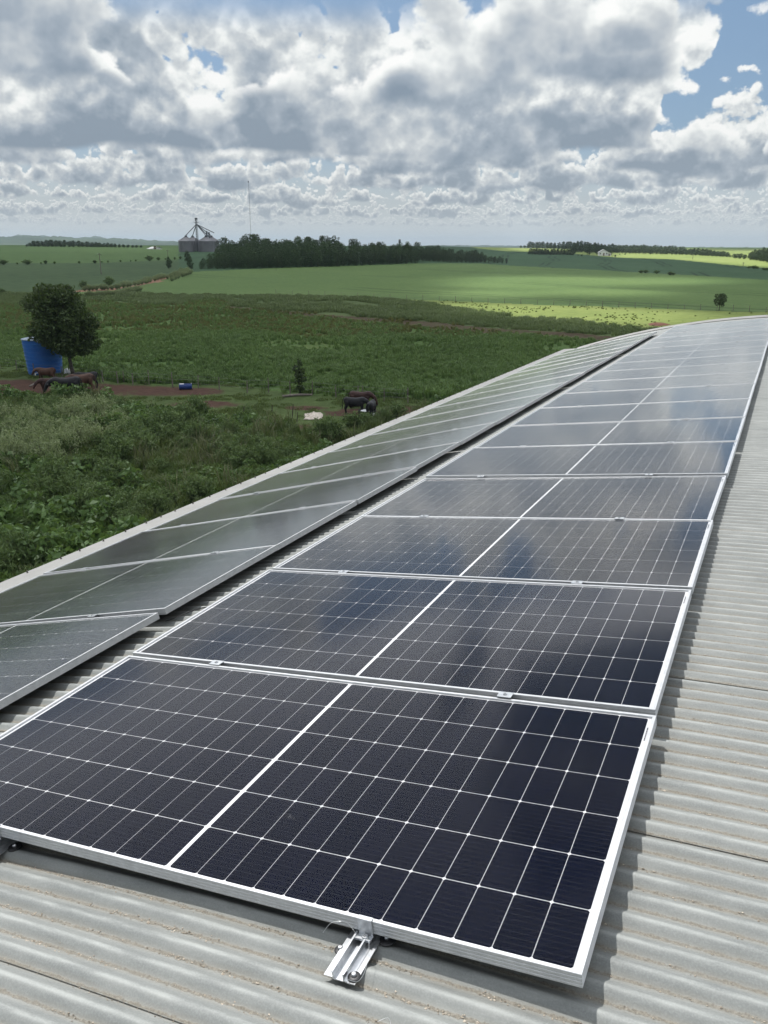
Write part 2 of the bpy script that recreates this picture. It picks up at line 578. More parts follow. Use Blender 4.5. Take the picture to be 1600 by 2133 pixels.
# one corrugated sheet, thirteen waves wide, lapped over the next one
SHEET_W = 13 * PITCH_W
nw = 14 * 12 + 1
ys = np.linspace(-0.5 * PITCH_W, 13.5 * PITCH_W, nw)
th = np.linspace(-TH, TH, 61)
lift = 0.0036 * np.clip(1 - (ys + 0.5 * PITCH_W) / (1.6 * PITCH_W), 0, 1)
rad = RR - AMP + AMP * np.cos(2 * PI * ys / PITCH_W) + lift
V = np.zeros((len(th), nw, 3))
V[..., 0] = np.sin(th)[:, None] * rad[None]
V[..., 2] = np.cos(th)[:, None] * rad[None] - RR
V[..., 1] = ys[None]
V[..., 2] += SL * V[..., 1]
i0 = (np.arange(len(th) - 1)[:, None] * nw + np.arange(nw - 1)[None]).ravel()
F = np.stack([i0, i0 + nw, i0 + nw + 1, i0 + 1], 1)
sheet_me = mesh('roof_sheet', V.reshape(-1, 3), F, MAT['zinc'], smooth=True)
k = 0
while Y_NEAR + (k + 1) * SHEET_W <= Y_FAR + 0.2:
    y0 = Y_NEAR + k * SHEET_W - 0.31 + 0.02 * 0
    o = obj('roof_sheet', sheet_me, None, (RC[0], y0, RC[1] + RR + SL * y0))
    o.rotation_euler = (0, 0, 0)
    on_barn(o)
    k += 1
y_end = Y_NEAR - 0.31 + k * SHEET_W + 0.5 * PITCH_W
X_R = 2 * RC[0] - X_L

# gable flashing along the far edge, eave flashing along the left edge with its two rows of bolts
prof = []
gf = MB()
Vg, Fg = [], []
tt = np.linspace(-TH * 0.955, TH, 61)
sec = [(-0.10, 0.014), (0.0, 0.045), (0.16, 0.050), (0.165, -0.16), (0.161, -0.16), (0.156, 0.046), (0.0, 0.041), (-0.10, 0.010)]
for t in tt:
    for (yy, dr) in sec:
        r_ = RR + dr
        Vg.append((RC[0] + math.sin(t) * r_, y_end + yy, RC[1] + math.cos(t) * r_ + SL * (y_end + yy)))
ns = len(sec)
for i in range(len(tt) - 1):
    for j in range(ns):
        Fg.append((i * ns + j, i * ns + (j + 1) % ns, (i + 1) * ns + (j + 1) % ns, (i + 1) * ns + j))
gf.raw(Vg, Fg)
on_barn(gf.obj('gable_flashing', MAT['trim']))
FX0, FX1 = -4.98, -5.42                                    # eave flashing, inner and outer edge
fz0, fz1 = arch(FX0) + 0.012, -1.205
ef = MB()
poly = [(FX0, fz0), (FX0, fz0 + 0.003), (FX1, fz1), (FX1 - 0.01, fz1 - 0.005), (FX1 - 0.012, fz1 - 0.16), (FX1 - 0.009, fz1 - 0.16), (FX1 - 0.007, fz1 - 0.008), (FX1, fz1 - 0.003)]
seg = 12
for s_ in range(seg):
    ya, yb = Y_NEAR - 0.3 + (y_end + 0.1 - Y_NEAR + 0.3) * s_ / seg, Y_NEAR - 0.3 + (y_end + 0.1 - Y_NEAR + 0.3) * (s_ + 1) / seg
    P = [(x, ya - 0.02, z + SL * ya + 0.0008 * (s_ % 2)) for x, z in poly] + [(x, yb + 0.02, z + SL * yb + 0.0008 * (s_ % 2)) for x, z in poly]
    n = len(poly)
    ef.raw(P, [(q, (q + 1) % n, n + (q + 1) % n, n + q) for q in range(n)] + [tuple(range(n))[::-1], tuple(range(n, 2 * n))])
flash = on_barn(ef.obj('eave_flashing', MAT['trim']))
bm_ = MB().lathe([(0.010, 0.0), (0.010, 0.008), (0.005, 0.009), (0.005, 0.036), (0.0, 0.037)], 8)
bolt_me = bm_.me('bolt', MAT['bolt'])
yb = -0.2
rb = random.Random(3)
kb = 0
while yb < y_end - 0.1:
    for fx, s_ in ((0.10, 1.0), (0.93, 0.55)):
        x = FX0 + (FX1 - FX0) * fx
        z = fz0 + 0.003 + (fz1 - fz0 - 0.003) * fx
        o = obj('bolt', bolt_me, None, (x, yb + (0.13 if s_ < 1 else 0), z + SL * yb - 0.001))
        o.scale = (1, 1, s_)
        on_barn(o)
        o.parent = flash
        o.location = Vector(o.location) - Vector(flash.location)
    yb += rb.choice((0.304, 0.304, 0.38, 0.304, 0.228))
    kb += 1
# walls below the roof
wl = MB()
wl.box(X_L + 0.25, X_L + 0.45, Y_NEAR + 0.1, y_end - 0.1, -10.6, arch(X_L + 0.45) - 0.36)
on_barn(wl.obj('wall', MAT['wall']))
wl = MB()
wl.box(X_R - 0.45, X_R - 0.25, Y_NEAR + 0.1, y_end - 0.1, -10.6, arch(X_R - 0.45) - 0.45)
on_barn(wl.obj('wall', MAT['wall']))
for ya, yb_ in ((Y_NEAR + 0.1, Y_NEAR + 0.3), (y_end - 0.3, y_end - 0.1)):
    wl = MB()
    xs = np.linspace(X_L + 0.47, X_R - 0.47, 25)
    wl.extrude([(xs[0], -10.6)] + [(x, arch(x) - 0.30 + min(0.0, SL * ya)) for x in xs] + [(xs[-1], -10.6)], ya, yb_)
    on_barn(wl.obj('wall', MAT['wall']))

# ------------------------------------------------------------------ solar panels
def frame_mesh():
    side = [(0.0, -0.035), (0.0, -0.0300), (0.0009, -0.0295), (0.0009, -0.0262), (0.0, -0.0257), (0.0, -0.0206), (0.0009, -0.0201),
            (0.0009, -0.0168), (0.0, -0.0163), (0.0, -0.0112), (0.0009, -0.0107), (0.0009, -0.0074), (0.0, -0.0069), (0.0, -0.0008), (0.0008, 0.0),
            (0.0102, 0.0), (0.0110, -0.0008), (0.0110, -0.0085), (0.0022, -0.0090), (0.0022, -0.0332), (0.022, -0.0332), (0.022, -0.035)]
    V, F = [], []
    n = len(side)
    for t, z in side:
        V += [(-t, t, z), (-t, PS - t, z), (-PL + t, PS - t, z), (-PL + t, t, z)]
    for i in range(n):
        j = (i + 1) % n
        for c in range(4):
            d = (c + 1) % 4
            F.append((i * 4 + c, i * 4 + d, j * 4 + d, j * 4 + c))
    return mesh('frame', V, F, MAT['alu'])


CW, CH, CP, RP = 0.0908, 0.1812, 0.0925, 0.1838
UM, VM = 0.0240, (PS - 6 * RP + (RP - CH)) / 2
CGAP = PL - 2 * UM - 24 * CP + 0.0015
CZ = -0.0064


def half_cell():
    c = 0.0048
    o = [(-CW + c, 0), (-c, 0), (0, c), (0, CH - c), (-c, CH), (-CW + c, CH), (-CW, CH - c), (-CW, c)]
    V = [(x, y, 0.0) for x, y in o] + [(x, y, -0.0003) for x, y in o]
    F = [tuple(range(8))] + [(k, 8 + k, 8 + (k + 1) % 8, (k + 1) % 8) for k in range(8)]
    uvs = [((x + CW) / CW, y / CH) for x, y in o]
    return V, F, uvs


def cell_positions():
    out_ = []
    for i in range(24):
        x = -UM - i * CP - (CGAP if i >= 12 else 0)
        for j in range(6):
            out_.append((x, VM + j * RP))
    return out_


hv, hf, huv = half_cell()
uvl = [huv[k] for k in hf[0]]
for f in hf[1:]:
    uvl += [huv[k % 8] for k in f]
cell_me = mesh('solar_cell', hv, hf, MAT['cell'], uv=uvl)
ctop = mesh('cells', [(x + px, y + py, 0) for px, py in cell_positions() for x, y, _ in hv[:8]],
            [tuple(range(8 * k, 8 * k + 8)) for k in range(144)], MAT['cell'], uv=huv * 144)
frame_me = frame_mesh()
glass_me = MB().box(-PL + 0.0106, -0.0106, 0.0106, PS - 0.0106, -0.0052, -0.0020).me('glass', MAT['glass'])
back_me = MB().box(-PL + 0.0113, -0.0113, 0.0113, PS - 0.0113, -0.0084, -0.0070).me('backsheet', MAT['back'])
MAT['white_strip'] = simple('white_insulating_strip', (0.56, 0.57, 0.58), (0.62, 0.63, 0.64), 20, 0.6)
bus = MB()
xm = -PL / 2
bus.box(xm - 0.0046, xm + 0.0046, 0.013, PS - 0.013, -0.0069, -0.0064)
bus_me = bus.me('busbar', MAT['white_strip'])
lab = MB()
rl = random.Random(5)
yy = PS - 0.155
while yy < PS - 0.075:
    w = rl.choice((0.003, 0.005, 0.007, 0.004))
    lab.box(-0.0190, -0.0150, yy, yy + w, -0.0069, -0.0066)
    yy += w + rl.choice((0.001, 0.002, 0.0015))
label_me = lab.me('serial_print', MAT['ink'])

PERT = np.array([[[0.00745, 0.00352, 0.00574, 0.01207, -0.00654, -0.00018], [0.00404, -0.00015, 0.00308, 0.00092, -0.00221, 0.00796],
                  [-0.00747, -0.00084, 0.00191, -0.00087, 0.0121, 0.00232], [-0.00472, -0.0031, -0.00633, -0.01016, -0.00331, -0.00951]],
                 [[0.00072, 0.00119, -0.00495, -0.00605, -0.0069, -0.00255], [-0.00222, -0.00056, 0.0075, 0.0005, -0.00016, 0.00139],
                  [0.00362, 0.00122, -0.0065, -0.00346, -7e-05, 0.00016], [0.00319, -0.00188, -0.009, 0.00902, 0.00713, 0.00099]]])
ORD = ['first', 'second', 'third', 'fourth', 'fifth', 'sixth', 'seventh', 'eighth', 'ninth', 'tenth', 'eleventh', 'twelfth', 'thirteenth',
       'fourteenth', 'fifteenth', 'sixteenth', 'seventeenth', 'eighteenth']
rp = random.Random(21)


def panel_matrix(row, i):
    ph = (PH1, PH2)[row]
    o = np.array([0, 0, 0.0]) if row == 0 else np.array([X2, V2, Z2 + SL * V2])
    ex = np.array([math.cos(ph), 0, math.sin(ph)])
    ey = np.array([0, 1.0, SL])
    o = o + ey * (i * (PS + GAP))
    if i < 4:
        e = PERT[row][i]
    else:
        e = np.array([rp.gauss(0, 0.0022), rp.gauss(0, 0.0012), rp.gauss(0, 0.0006), rp.gauss(0, 0.002), rp.gauss(0, 0.001), rp.gauss(0, 0.0015)])
    c = o - ex * PL / 2 + ey * PS / 2
    R3 = Matrix.Rotation(e[2], 3, 'Z') @ Matrix.Rotation(e[1], 3, 'Y') @ Matrix.Rotation(e[0], 3, 'X')
    ez = np.cross(ex, ey)
    B = R3 @ Matrix((tuple(ex), tuple(ey), tuple(ez))).transposed()
    o2 = Vector(c) + R3 @ Vector(o - c) + Vector(e[3:])
    M4 = B.to_4x4()
    M4.translation = o2
    return M4


ROWNAME = ('right-hand', 'left-hand')
cells_at = cell_positions()
PANEL = {}
for row in (0, 1):
    for i in range((18, 17)[row]):
        p = empty('solar_panel')
        p.matrix_world = PANEL[row, i] = panel_matrix(row, i)
        n_ = (18, 17)[row]
        if row == 0 and i == 0:
            lb = 'first solar panel of the right-hand row, nearest in front, dark with sharp white cell lines'
        elif i == n_ - 1:
            lb = 'last solar panel at the far end of the %s row' % ROWNAME[row]
        else:
            lb = '%s solar panel from the near end of the %s row' % (ORD[i], ROWNAME[row])
        tag(p, lb, 'solar panel', 'solar panels on the barn roof')
        obj('frame', frame_me, p)
        obj('backsheet', back_me, p)
        obj('busbar', bus_me, p)
        if i < (6, 5)[row]:
            for (px, py) in cells_at:
                obj('solar_cell', cell_me, p, (px, py, CZ))
        else:
            o = obj('solar_cells', ctop, p, (0, 0, CZ))
            o['kind'] = 'stuff'
        if row == 0 and i < 5:
            obj('serial_print', label_me, p)
        obj('glass', glass_me, p)

# clamps between the panels, end clamps at the near edge, rails under them
UC = (0.52, 1.80)
mid = MB()
mid.box(-0.026, 0.026, -GAP / 2 - 0.007, GAP / 2 + 0.007, 0.0006, 0.0036)
mid.box(-0.026, 0.026, -GAP / 2 + 0.002, -GAP / 2 + 0.0045, -0.02, 0.0006)
mid.box(-0.026, 0.026, GAP / 2 - 0.0045, GAP / 2 - 0.002, -0.02, 0.0006)
mid_me = mid.me('clamp_plate', MAT['alu_raw'])
bolt_hex = MB().lathe([(0.0075, 0.0036), (0.0075, 0.0062), (0.0062, 0.0084), (0.0034, 0.0084), (0.0034, 0.0058), (0.0, 0.0058)], 12).me('bolt_head', MAT['steel'], True)
end = MB()
end.box(-0.019, 0.019, -0.0042, 0.0078, 0.0006, 0.0036)                      # lip over the frame
end.box(-0.019, 0.019, -0.0042, -0.0012, -0.0415, 0.0006)                    # upright plate in front of it
end.box(-0.023, 0.019, -0.0215, -0.0042, -0.0445, -0.0415)                   # foot
end.box(-0.023, 0.019, -0.0215, -0.0188, -0.0415, -0.0385)
end_me = end.me('clamp_plate', MAT['alu_raw'])
screw = MB().lathe([(0.0068, 0.0), (0.0068, 0.005), (0.0050, 0.0075), (0.0, 0.0078)], 6)
screw_me = screw.me('screw', MAT['steel'])
washer_me = MB().lathe([(0.0150, 0.0), (0.0150, 0.0022), (0.0125, 0.0040), (0.0060, 0.0046), (0.0, 0.0046)], 20).me('washer', MAT['rubber'], True)


def rail_profile(hgt):
    """Outline (x, z) of the little roof rail: two flanges, two upright fins with a channel between."""
    t = 0.0022
    f = 0.0100
    return [(-0.040, f), (-0.040, f - t), (-0.0175, f - t), (-0.0165, 0.004), (0.0105, 0.004), (0.0115, f - 0.004), (0.026, 0.002), (0.030, f - t - 0.004), (0.040, f - t - 0.004),
            (0.040, f - 0.004), (0.0285, f - 0.004), (0.0255, 0.0055), (0.0125, f - 0.001), (0.0125, hgt - 0.006), (0.0150, hgt), (0.0105, hgt), (0.0100, 0.0065),
            (-0.0130, 0.0065), (-0.0145, hgt), (-0.0190, hgt), (-0.0170, hgt - 0.006), (-0.0170, f)]


def local_frame(M4, u, v, z=0.0):
    m4 = M4.copy()
    m4.translation = M4 @ Vector((-u, v, z))
    return m4


for row in (0, 1):
    n_ = (18, 17)[row]
    for i in range(n_ + 1):
        M4 = PANEL[row, min(i, n_ - 1)]
        for half, u in (('right', UC[0]), ('left', UC[1])):
            v = PS + GAP / 2 if i == n_ else -GAP / 2
            P = M4 @ Vector((-u, v, 0))
            gap = P.z - 0.035 - roof_z(P.x, P.y)
            hgt = max(0.024, min(0.05, gap - 0.004))
            near = (i == 0 and row == 0)
            rl_ = empty('roof_rail')
            m4 = M4.copy()
            m4.translation = Vector((P.x, P.y, roof_z(P.x, P.y))) + (M4.to_3x3() @ Vector((0, 0, 0.001)))
            rl_.matrix_world = m4
            y0, y1 = (-0.120, 0.22) if i == 0 else (-0.2, 0.2) if i < n_ else (-0.22, 0.12)
            if row == 0 and i == 0:
                lb = 'bare aluminium roof rail sticking out under the front edge of the nearest panel' if half == 'right' else 'aluminium roof rail at the left picture edge under the nearest panel'
            else:
                where = 'at the near end' if i == 0 else 'at the far end' if i == n_ else 'under the joint of the %s and %s panels' % (ORD[i - 1], ORD[i])
                lb = '%s roof rail %s of the %s row' % (half, where, ROWNAME[row])
            tag(rl_, lb, 'rail', 'roof rails under the panels')
            if i < 7 or i == n_:
                MB().extrude(rail_profile(hgt), y0, y1).obj('rail_profile', MAT['alu_raw'], rl_)
                spots_ = [(0.030, y0 + 0.018), (-0.042, y0 + 0.085), (0.052, y0 + 0.150)] if i == 0 else [(0.03, y0 + 0.02), (-0.03, y1 - 0.02)]
                for k_, (sx, sy) in enumerate(spots_):
                    sz = 0.0075 if abs(sx) < 0.04 else 0.0015
                    w_ = obj('screw', screw_me, rl_, (sx, sy, sz + 0.0040))
                    q = obj('washer', washer_me, w_, (0, 0, -0.0040))
                    if sx > 0.045:
                        q.scale = (1.45, 1.45, 1.2)
            else:
                MB().extrude(rail_profile(hgt), y0, y1).obj('rail_profile', MAT['alu_raw'], rl_)
            if i in (0, n_):
                c = empty('end_clamp')
                tag(c, '%s end clamp on the %s panel of the %s row' % (half, 'near edge of the first' if i == 0 else 'far edge of the last', ROWNAME[row]), 'clamp', 'clamps holding the solar panels')
                m4 = local_frame(M4, u, 0.0 if i == 0 else PS)
                if i:
                    m4 = m4 @ Matrix.Rotation(PI, 4, 'Z')
                c.matrix_world = m4
                obj('clamp_plate', end_me, c)
                b_ = obj('bolt_head', bolt_hex, c, (0.002, -0.013, -0.0452))
                b_.scale = (1.1, 1.1, 1.2)
            else:
                c = empty('mid_clamp')
                tag(c, '%s mid clamp between the %s and %s panels of the %s row' % (half, ORD[i - 1], ORD[i], ROWNAME[row]), 'clamp', 'clamps holding the solar panels')
                ma, mb = PANEL[row, i - 1], M4
                m4 = mb.copy()
                m4.translation = (mb @ Vector((-u, 0, 0)) + ma @ Vector((-u, PS, 0))) / 2 + Vector((0, 0, 0.0012))
                c.matrix_world = m4
                obj('clamp_plate', mid_me, c)
                obj('bolt_head', bolt_hex, c)

# loose cable between the rows, swarf round the rail
pts = []
for t in np.linspace(0, 1, 24):
    x = -2.62 + 0.50 * t
    y = 1.80 + 0.10 * math.sin(2.6 * t) - 0.02 * t
    pts.append((x, y, roof_z(x, y) + 0.012 + 0.045 * math.sin(PI * min(1, t * 1.15)) ** 1.5))
tag(MB().tube(pts, 0.0032, 7).obj('cable', MAT['cable'], None, True), 'black cable looping out from under the left-hand row of panels', 'cable')
P = PANEL[0, 0] @ Vector((-0.52, 0, 0))


def swarf(spec, label):
    pts_ = [(P.x + a, P.y + b, roof_z(P.x + a, P.y + b) + c) for a, b, c in spec]
    # smooth the path
    A = np.array(pts_); T = np.linspace(0, len(A) - 1, 30); out_ = []
    for t in T:
        k_ = int(min(t, len(A) - 2)); f_ = t - k_
        p0, p1, p2, p3 = A[max(k_ - 1, 0)], A[k_], A[k_ + 1], A[min(k_ + 2, len(A) - 1)]
        out_.append(0.5 * ((2 * p1) + (p2 - p0) * f_ + (2 * p0 - 5 * p1 + 4 * p2 - p3) * f_ ** 2 + (3 * p1 - p0 - 3 * p2 + p3) * f_ ** 3))
    tag(MB().tube(out_, 0.00042, 5).obj('metal_shaving', MAT['swarf']), label, 'metal shaving', 'thin metal shavings on the roof')


swarf([(0.01, -0.03, 0.05), (0.035, -0.05, 0.055), (0.05, -0.09, 0.03), (0.045, -0.125, 0.012), (0.01, -0.13, 0.02), (0.02, -0.11, 0.03)], 'thin bright metal shaving curling over the bare rail end')
swarf([(-0.02, -0.012, 0.03), (-0.05, -0.004, 0.045), (-0.085, -0.012, 0.04), (-0.10, -0.03, 0.02)], 'thin bright metal shaving sticking out left of the bare rail clamp')
swarf([(0.13, -0.20, 0.004), (0.15, -0.19, 0.012), (0.165, -0.21, 0.014), (0.15, -0.225, 0.010), (0.14, -0.21, 0.004)], 'thin metal shaving curled on the bare roof right of the rail')

# grit and lichen flakes lying in the valleys of the sheets
rg = np.random.default_rng(5)
Vf, Ff = [], []
cnt = 0
while cnt < 4200:
    if rg.random() < 0.6:
        x, y = rg.uniform(-1.6, 0.75), rg.uniform(-0.75, 0.0)
    else:
        x, y = rg.uniform(0.0, 0.9), rg.uniform(-0.5, 4.5)
    kw = round((y - (Y_NEAR - 0.31)) / PITCH_W - 0.5)
    y = (Y_NEAR - 0.31) + (kw + 0.53) * PITCH_W + rg.normal(0, 0.0042)
    if 0 < y < 20.5 and -2.2 < x < 0.02:
        continue
    if math.sin(x * 9 + kw * 2.1) + math.sin(x * 23 + kw) * 0.8 + rg.normal(0, 0.6) < -0.3:
        continue
    s_ = rg.uniform(0.0008, 0.0030) * (1.5 if rg.random() < 0.06 else 1)
    z = roof_z(x, y) - 2 * AMP + AMP * (1 + math.cos(2 * PI * ((y - (Y_NEAR - 0.31)) / PITCH_W))) + 0.0006
    b = len(Vf)
    for q in range(4):
        a = q * PI / 2 + rg.uniform(0, 0.8)
        Vf.append((x + math.cos(a) * s_ * rg.uniform(0.7, 1.6), y + math.sin(a) * s_, z + rg.uniform(0, 0.0012)))
    Vf.append((x, y, z + rg.uniform(0.001, 0.0026)))
    Ff += [(b, b + 1, b + 4), (b + 1, b + 2, b + 4), (b + 2, b + 3, b + 4), (b + 3, b, b + 4)]
    cnt += 1
MAT['grit'] = simple('roof_grit', (0.10, 0.08, 0.055), (0.50, 0.44, 0.36), 90, 0.9, space='Generated')
o = obj('roof_grit', mesh('roof_grit', Vf, Ff, MAT['grit']))
tag(o, None, None, None, 'stuff')

# ------------------------------------------------------------------ the land
_ca = np.array([CAM[0], CAM[1]])
DPP = 0.000522                                            # radians per pixel near the horizon


def _prof(pairs):
    """(distance, picture row where that ground shows) -> heights"""
    return np.array([p[0] for p in pairs]), np.array([p[1] if p[1] < 0 or len(p) > 2 else CAM[2] - (p[1] - 507.0) * DPP * p[0] for p in pairs])


LR, LZ = _prof([(0, -10.5), (200, -10.5), (250, 596), (300, 577), (380, 555.5), (480, 541), (620, 524), (800, 514), (1000, 511), (1250, 512), (1600, -16), (2500, -22), (9000, -24)])
RRD, RZ = _prof([(0, -10.5), (200, -10.5), (250, 597), (300, 580), (380, 562), (480, 548.5), (620, 533.5), (800, 526), (1000, 520), (1250, 516), (1700, 513), (2200, -10, 1), (3000, -22), (9000, -24)])


def ground(x, y):
    x, y = np.asarray(x, float), np.asarray(y, float)
    ddx, ddy = x - _ca[0], y - _ca[1]
    r = np.hypot(ddx, ddy)
    a = np.degrees(np.arctan2(ddx, ddy))
    w = np.clip((a + 24) / 14.0, 0, 1)
    w = w * w * (3 - 2 * w)
    z = np.interp(r, LR, LZ) * (1 - w) + np.interp(r, RRD, RZ) * w
    far = np.clip((r - 1300) / 900, 0, 1)
    z = z + far * (6 * np.sin(x / 610.0 + 1) * np.sin(y / 720.0) + 4 * np.sin(x / 310 + y / 420.0))
    nr = np.clip((r - 60) / 150, 0, 1) * np.clip((700 - r) / 300, 0, 1)
    z = z + nr * 0.25 * (np.sin(x / 17.0) * np.sin(y / 23.0 + 1) + 0.6 * np.sin((x + y) / 9.0))
    return z


def project(P):
    d = np.asarray(P, float) - CAM
    zc = d @ FWD
    zc = np.where(np.abs(zc) < 1e-6, 1e-6, zc)
    return 800 + FOC * (d @ RGT) / zc, 1066.5 - FOC * (d @ UPV) / zc, zc


def G(px, py, far=6000.0):
    """Where the sight line through a photograph pixel meets the land."""
    d = FWD + RGT * (px - 800) / FOC + UPV * (1066.5 - py) / FOC
    d /= np.linalg.norm(d)
    ts = np.concatenate([np.linspace(12, 300, 400), np.linspace(301, 1300, 700), np.linspace(1310, far, 500)])
    P = CAM + ts[:, None] * d
    dif = P[:, 2] - ground(P[:, 0], P[:, 1])
    k = np.argmax(dif < 0)
    if dif[k] >= 0:
        return None
    if k == 0:
        return Vector(P[0])
    f = dif[k - 1] / (dif[k - 1] - dif[k])
    Q = P[k - 1] + f * (P[k] - P[k - 1])
    return Vector((Q[0], Q[1], float(ground(Q[0], Q[1]))))


def at(px, r):
    """Land point on the bearing of a photograph column, r metres away."""
    d = FWD + RGT * (px - 800) / FOC + UPV * (1066.5 - 520) / FOC
    d2 = d[:2] / np.linalg.norm(d[:2])
    x, y = _ca + d2 * r
    return Vector((x, y, float(ground(x, y))))


def px_size(p, n):
    """Metres spanned by n photograph pixels at point p."""
    zc = float((np.array(p) - CAM) @ FWD)
    return n * zc / FOC


def vnoise(x, y, s, seed=0):
    """Cheap smooth value noise, -1..1."""
    x, y = np.asarray(x) / s, np.asarray(y) / s
    xi, yi = np.floor(x).astype(np.int64), np.floor(y).astype(np.int64)
    fx, fy = x - xi, y - yi
    fx, fy = fx * fx * (3 - 2 * fx), fy * fy * (3 - 2 * fy)

    def hsh(i, j):
        h = (i * 374761393 + j * 668265263 + seed * 974711) & 0x7fffffff
        h = ((h ^ (h >> 13)) * 1274126177) & 0x7fffffff
        return ((h ^ (h >> 16)) & 0xffff) / 32767.5 - 1
    return (hsh(xi, yi) * (1 - fx) + hsh(xi + 1, yi) * fx) * (1 - fy) + (hsh(xi, yi + 1) * (1 - fx) + hsh(xi + 1, yi + 1) * fx) * fy


def fbm(x, y, s, seed=0, n=4):
    t, a = 0, 1.0
    for k_ in range(n):
        t = t + a * vnoise(x, y, s / 2 ** k_, seed + k_)
        a *= 0.5
    return t


# polar sheet of land, cut into fields along their borders, one along a shade edge
az_in = np.radians(np.concatenate([np.arange(-84.0, -52.0, 0.4), np.arange(-52.0, 4.01, 0.11), np.arange(4.4, 30.0, 0.4)]))
az_out = np.radians(np.concatenate([np.arange(32, 274, 4.0)]))
azs = np.concatenate([az_in, az_out])
rs = [4.0]
while rs[-1] < 11000:
    rs.append(rs[-1] * (1.011 if 60 < rs[-1] < 1500 else 1.035))
rs = np.array(rs)
A_, R_ = np.meshgrid(azs, rs)
GX, GY = _ca[0] + R_ * np.sin(A_), _ca[1] + R_ * np.cos(A_)
GZ = ground(GX, GY)
na, nr_ = len(azs), len(rs)
i0 = (np.arange(nr_ - 1)[:, None] * na + np.arange(na)[None])
i1 = (np.arange(nr_ - 1)[:, None] * na + (np.arange(na)[None] + 1) % na)
LF = np.stack([i0, i1, i1 + na, i0 + na], -1).reshape(-1, 4)[:, ::-1]
LV = np.stack([GX, GY, GZ], -1).reshape(-1, 3)
FC = LV[LF].mean(1)
# face centre in the photograph; borders wander a little
wob = np.hypot(FC[:, 0] - _ca[0], FC[:, 1] - _ca[1])
jx, jy = fbm(FC[:, 0], FC[:, 1], 9.0, 3) * 1.2, fbm(FC[:, 0], FC[:, 1], 9.0, 9) * 1.2
JP = FC.copy(); JP[:, 0] += jx; JP[:, 1] += jy
JP[:, 2] = ground(JP[:, 0], JP[:, 1])
px, py, zc = project(JP)
px = np.where(zc > 1, px, -5000.0)
py = np.where(zc > 1, py, 1500.0)
pxs = np.clip(px, -200, 1800)


def line(*pts):
    xs_ = [p[0] for p in pts]; ys_ = [p[1] for p in pts]
    return np.interp(pxs, xs_, ys_)


L_near = line((-200, 826), (0, 829), (210, 828), (330, 858), (480, 882), (700, 903), (880, 862), (1200, 830))
L_fence = line((-200, 752), (0, 757), (140, 777), (300, 799), (480, 806), (620, 818), (760, 828), (900, 834), (1800, 850))
L_soil1 = line((-200, 676), (300, 668), (480, 645), (600, 658), (760, 672), (900, 684), (1050, 697), (1250, 712), (1800, 760))
L_soil0 = line((-200, 676), (300, 664), (480, 638), (600, 649), (760, 661), (900, 672), (1050, 685), (1250, 699), (1800, 742))
L_tall0 = line((-200, 606), (0, 611), (170, 613), (300, 612), (500, 616), (640, 618), (880, 630), (960, 645), (1060, 660), (1180, 668), (1300, 680), (1800, 720))
L_crop0 = line((-200, 600), (300, 600), (400, 585), (470, 604), (640, 615), (820, 623), (1000, 630), (1200, 637), (1400, 644), (1600, 651), (1800, 660))
L_far = line((-200, 560), (300, 562), (390, 566), (470, 563), (600, 557), (780, 552), (900, 548), (1000, 549), (1060, 553), (1200, 560), (1400, 571), (1600, 583), (1800, 595))
L_hedge = line((-200, 549), (200, 548), (380, 541), (390, 541), (900, 530), (1000, 527), (1100, 534), (1200, 544), (1300, 548), (1420, 549), (1520, 552), (1600, 560), (1800, 575))
L_light = line((-200, 500), (900, 500), (1000, 518), (1050, 523), (1180, 527), (1290, 537), (1400, 540), (1500, 550), (1600, 559), (1800, 580))  # lower border of the sunlit field: the edge of the cloud shade
rd_c = line((140, 612), (170, 606), (240, 602), (300, 590), (330, 583), (352, 577), (380, 566), (420, 560))
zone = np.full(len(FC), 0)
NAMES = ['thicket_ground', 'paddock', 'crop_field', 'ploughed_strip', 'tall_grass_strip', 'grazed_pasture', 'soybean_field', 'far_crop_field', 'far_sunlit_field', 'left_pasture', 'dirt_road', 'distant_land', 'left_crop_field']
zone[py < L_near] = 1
zone[py < L_fence] = 2
zone[(py < L_soil1) & (py > L_soil0) & (pxs > 470)] = 3
zone[(py <= L_soil0) & (pxs > 470)] = 4
zone[(py <= L_fence) & (pxs <= 470) & (py < 632 + 6 * np.sin(pxs / 40.0))] = 4
zone[(py < L_tall0) & (pxs > 640)] = 5
zone[(py < L_crop0)] = 6
zone[(py < L_tall0) & (pxs <= 640)] = 6
leftp = (pxs < 372) & (py < L_tall0) & (py < rd_c + 3)
zone[(py < L_far) & (pxs >= 372)] = 7
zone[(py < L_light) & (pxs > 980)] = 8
zone[leftp] = 9
zone[leftp & (py < L_hedge)] = 12
rr = np.hypot(FC[:, 0] - _ca[0], FC[:, 1] - _ca[1])
road = (np.abs(py - rd_c) < np.where(pxs > 300, 3.6, 2.2)) & (pxs > 150) & (pxs < 372)
zone[road] = 10
zone[(rr > 1350)] = 11
zone[(zc < 1) & (rr > 70) & (rr <= 1350)] = 9
zone[(zc < 1) & (rr <= 70)] = 0
# red patches in the paddock
paddock_red = np.zeros(len(LV))
qx, qy, qz = project(LV)
for (cx_, cy_, rx_, ry_) in ((150, 812, 300, 17), (20, 800, 130, 12), (360, 815, 160, 13), (585, 800, 90, 7), (760, 862, 110, 14), (560, 888, 120, 10), (640, 850, 60, 6), (430, 842, 110, 9), (840, 852, 60, 10)):
    e = ((qx - cx_) / rx_) ** 2 + ((qy - cy_) / ry_) ** 2
    paddock_red = np.maximum(paddock_red, np.clip(1.12 - e, 0, 1) * 0.92)
paddock_red = np.where(qz > 1, paddock_red, 0)


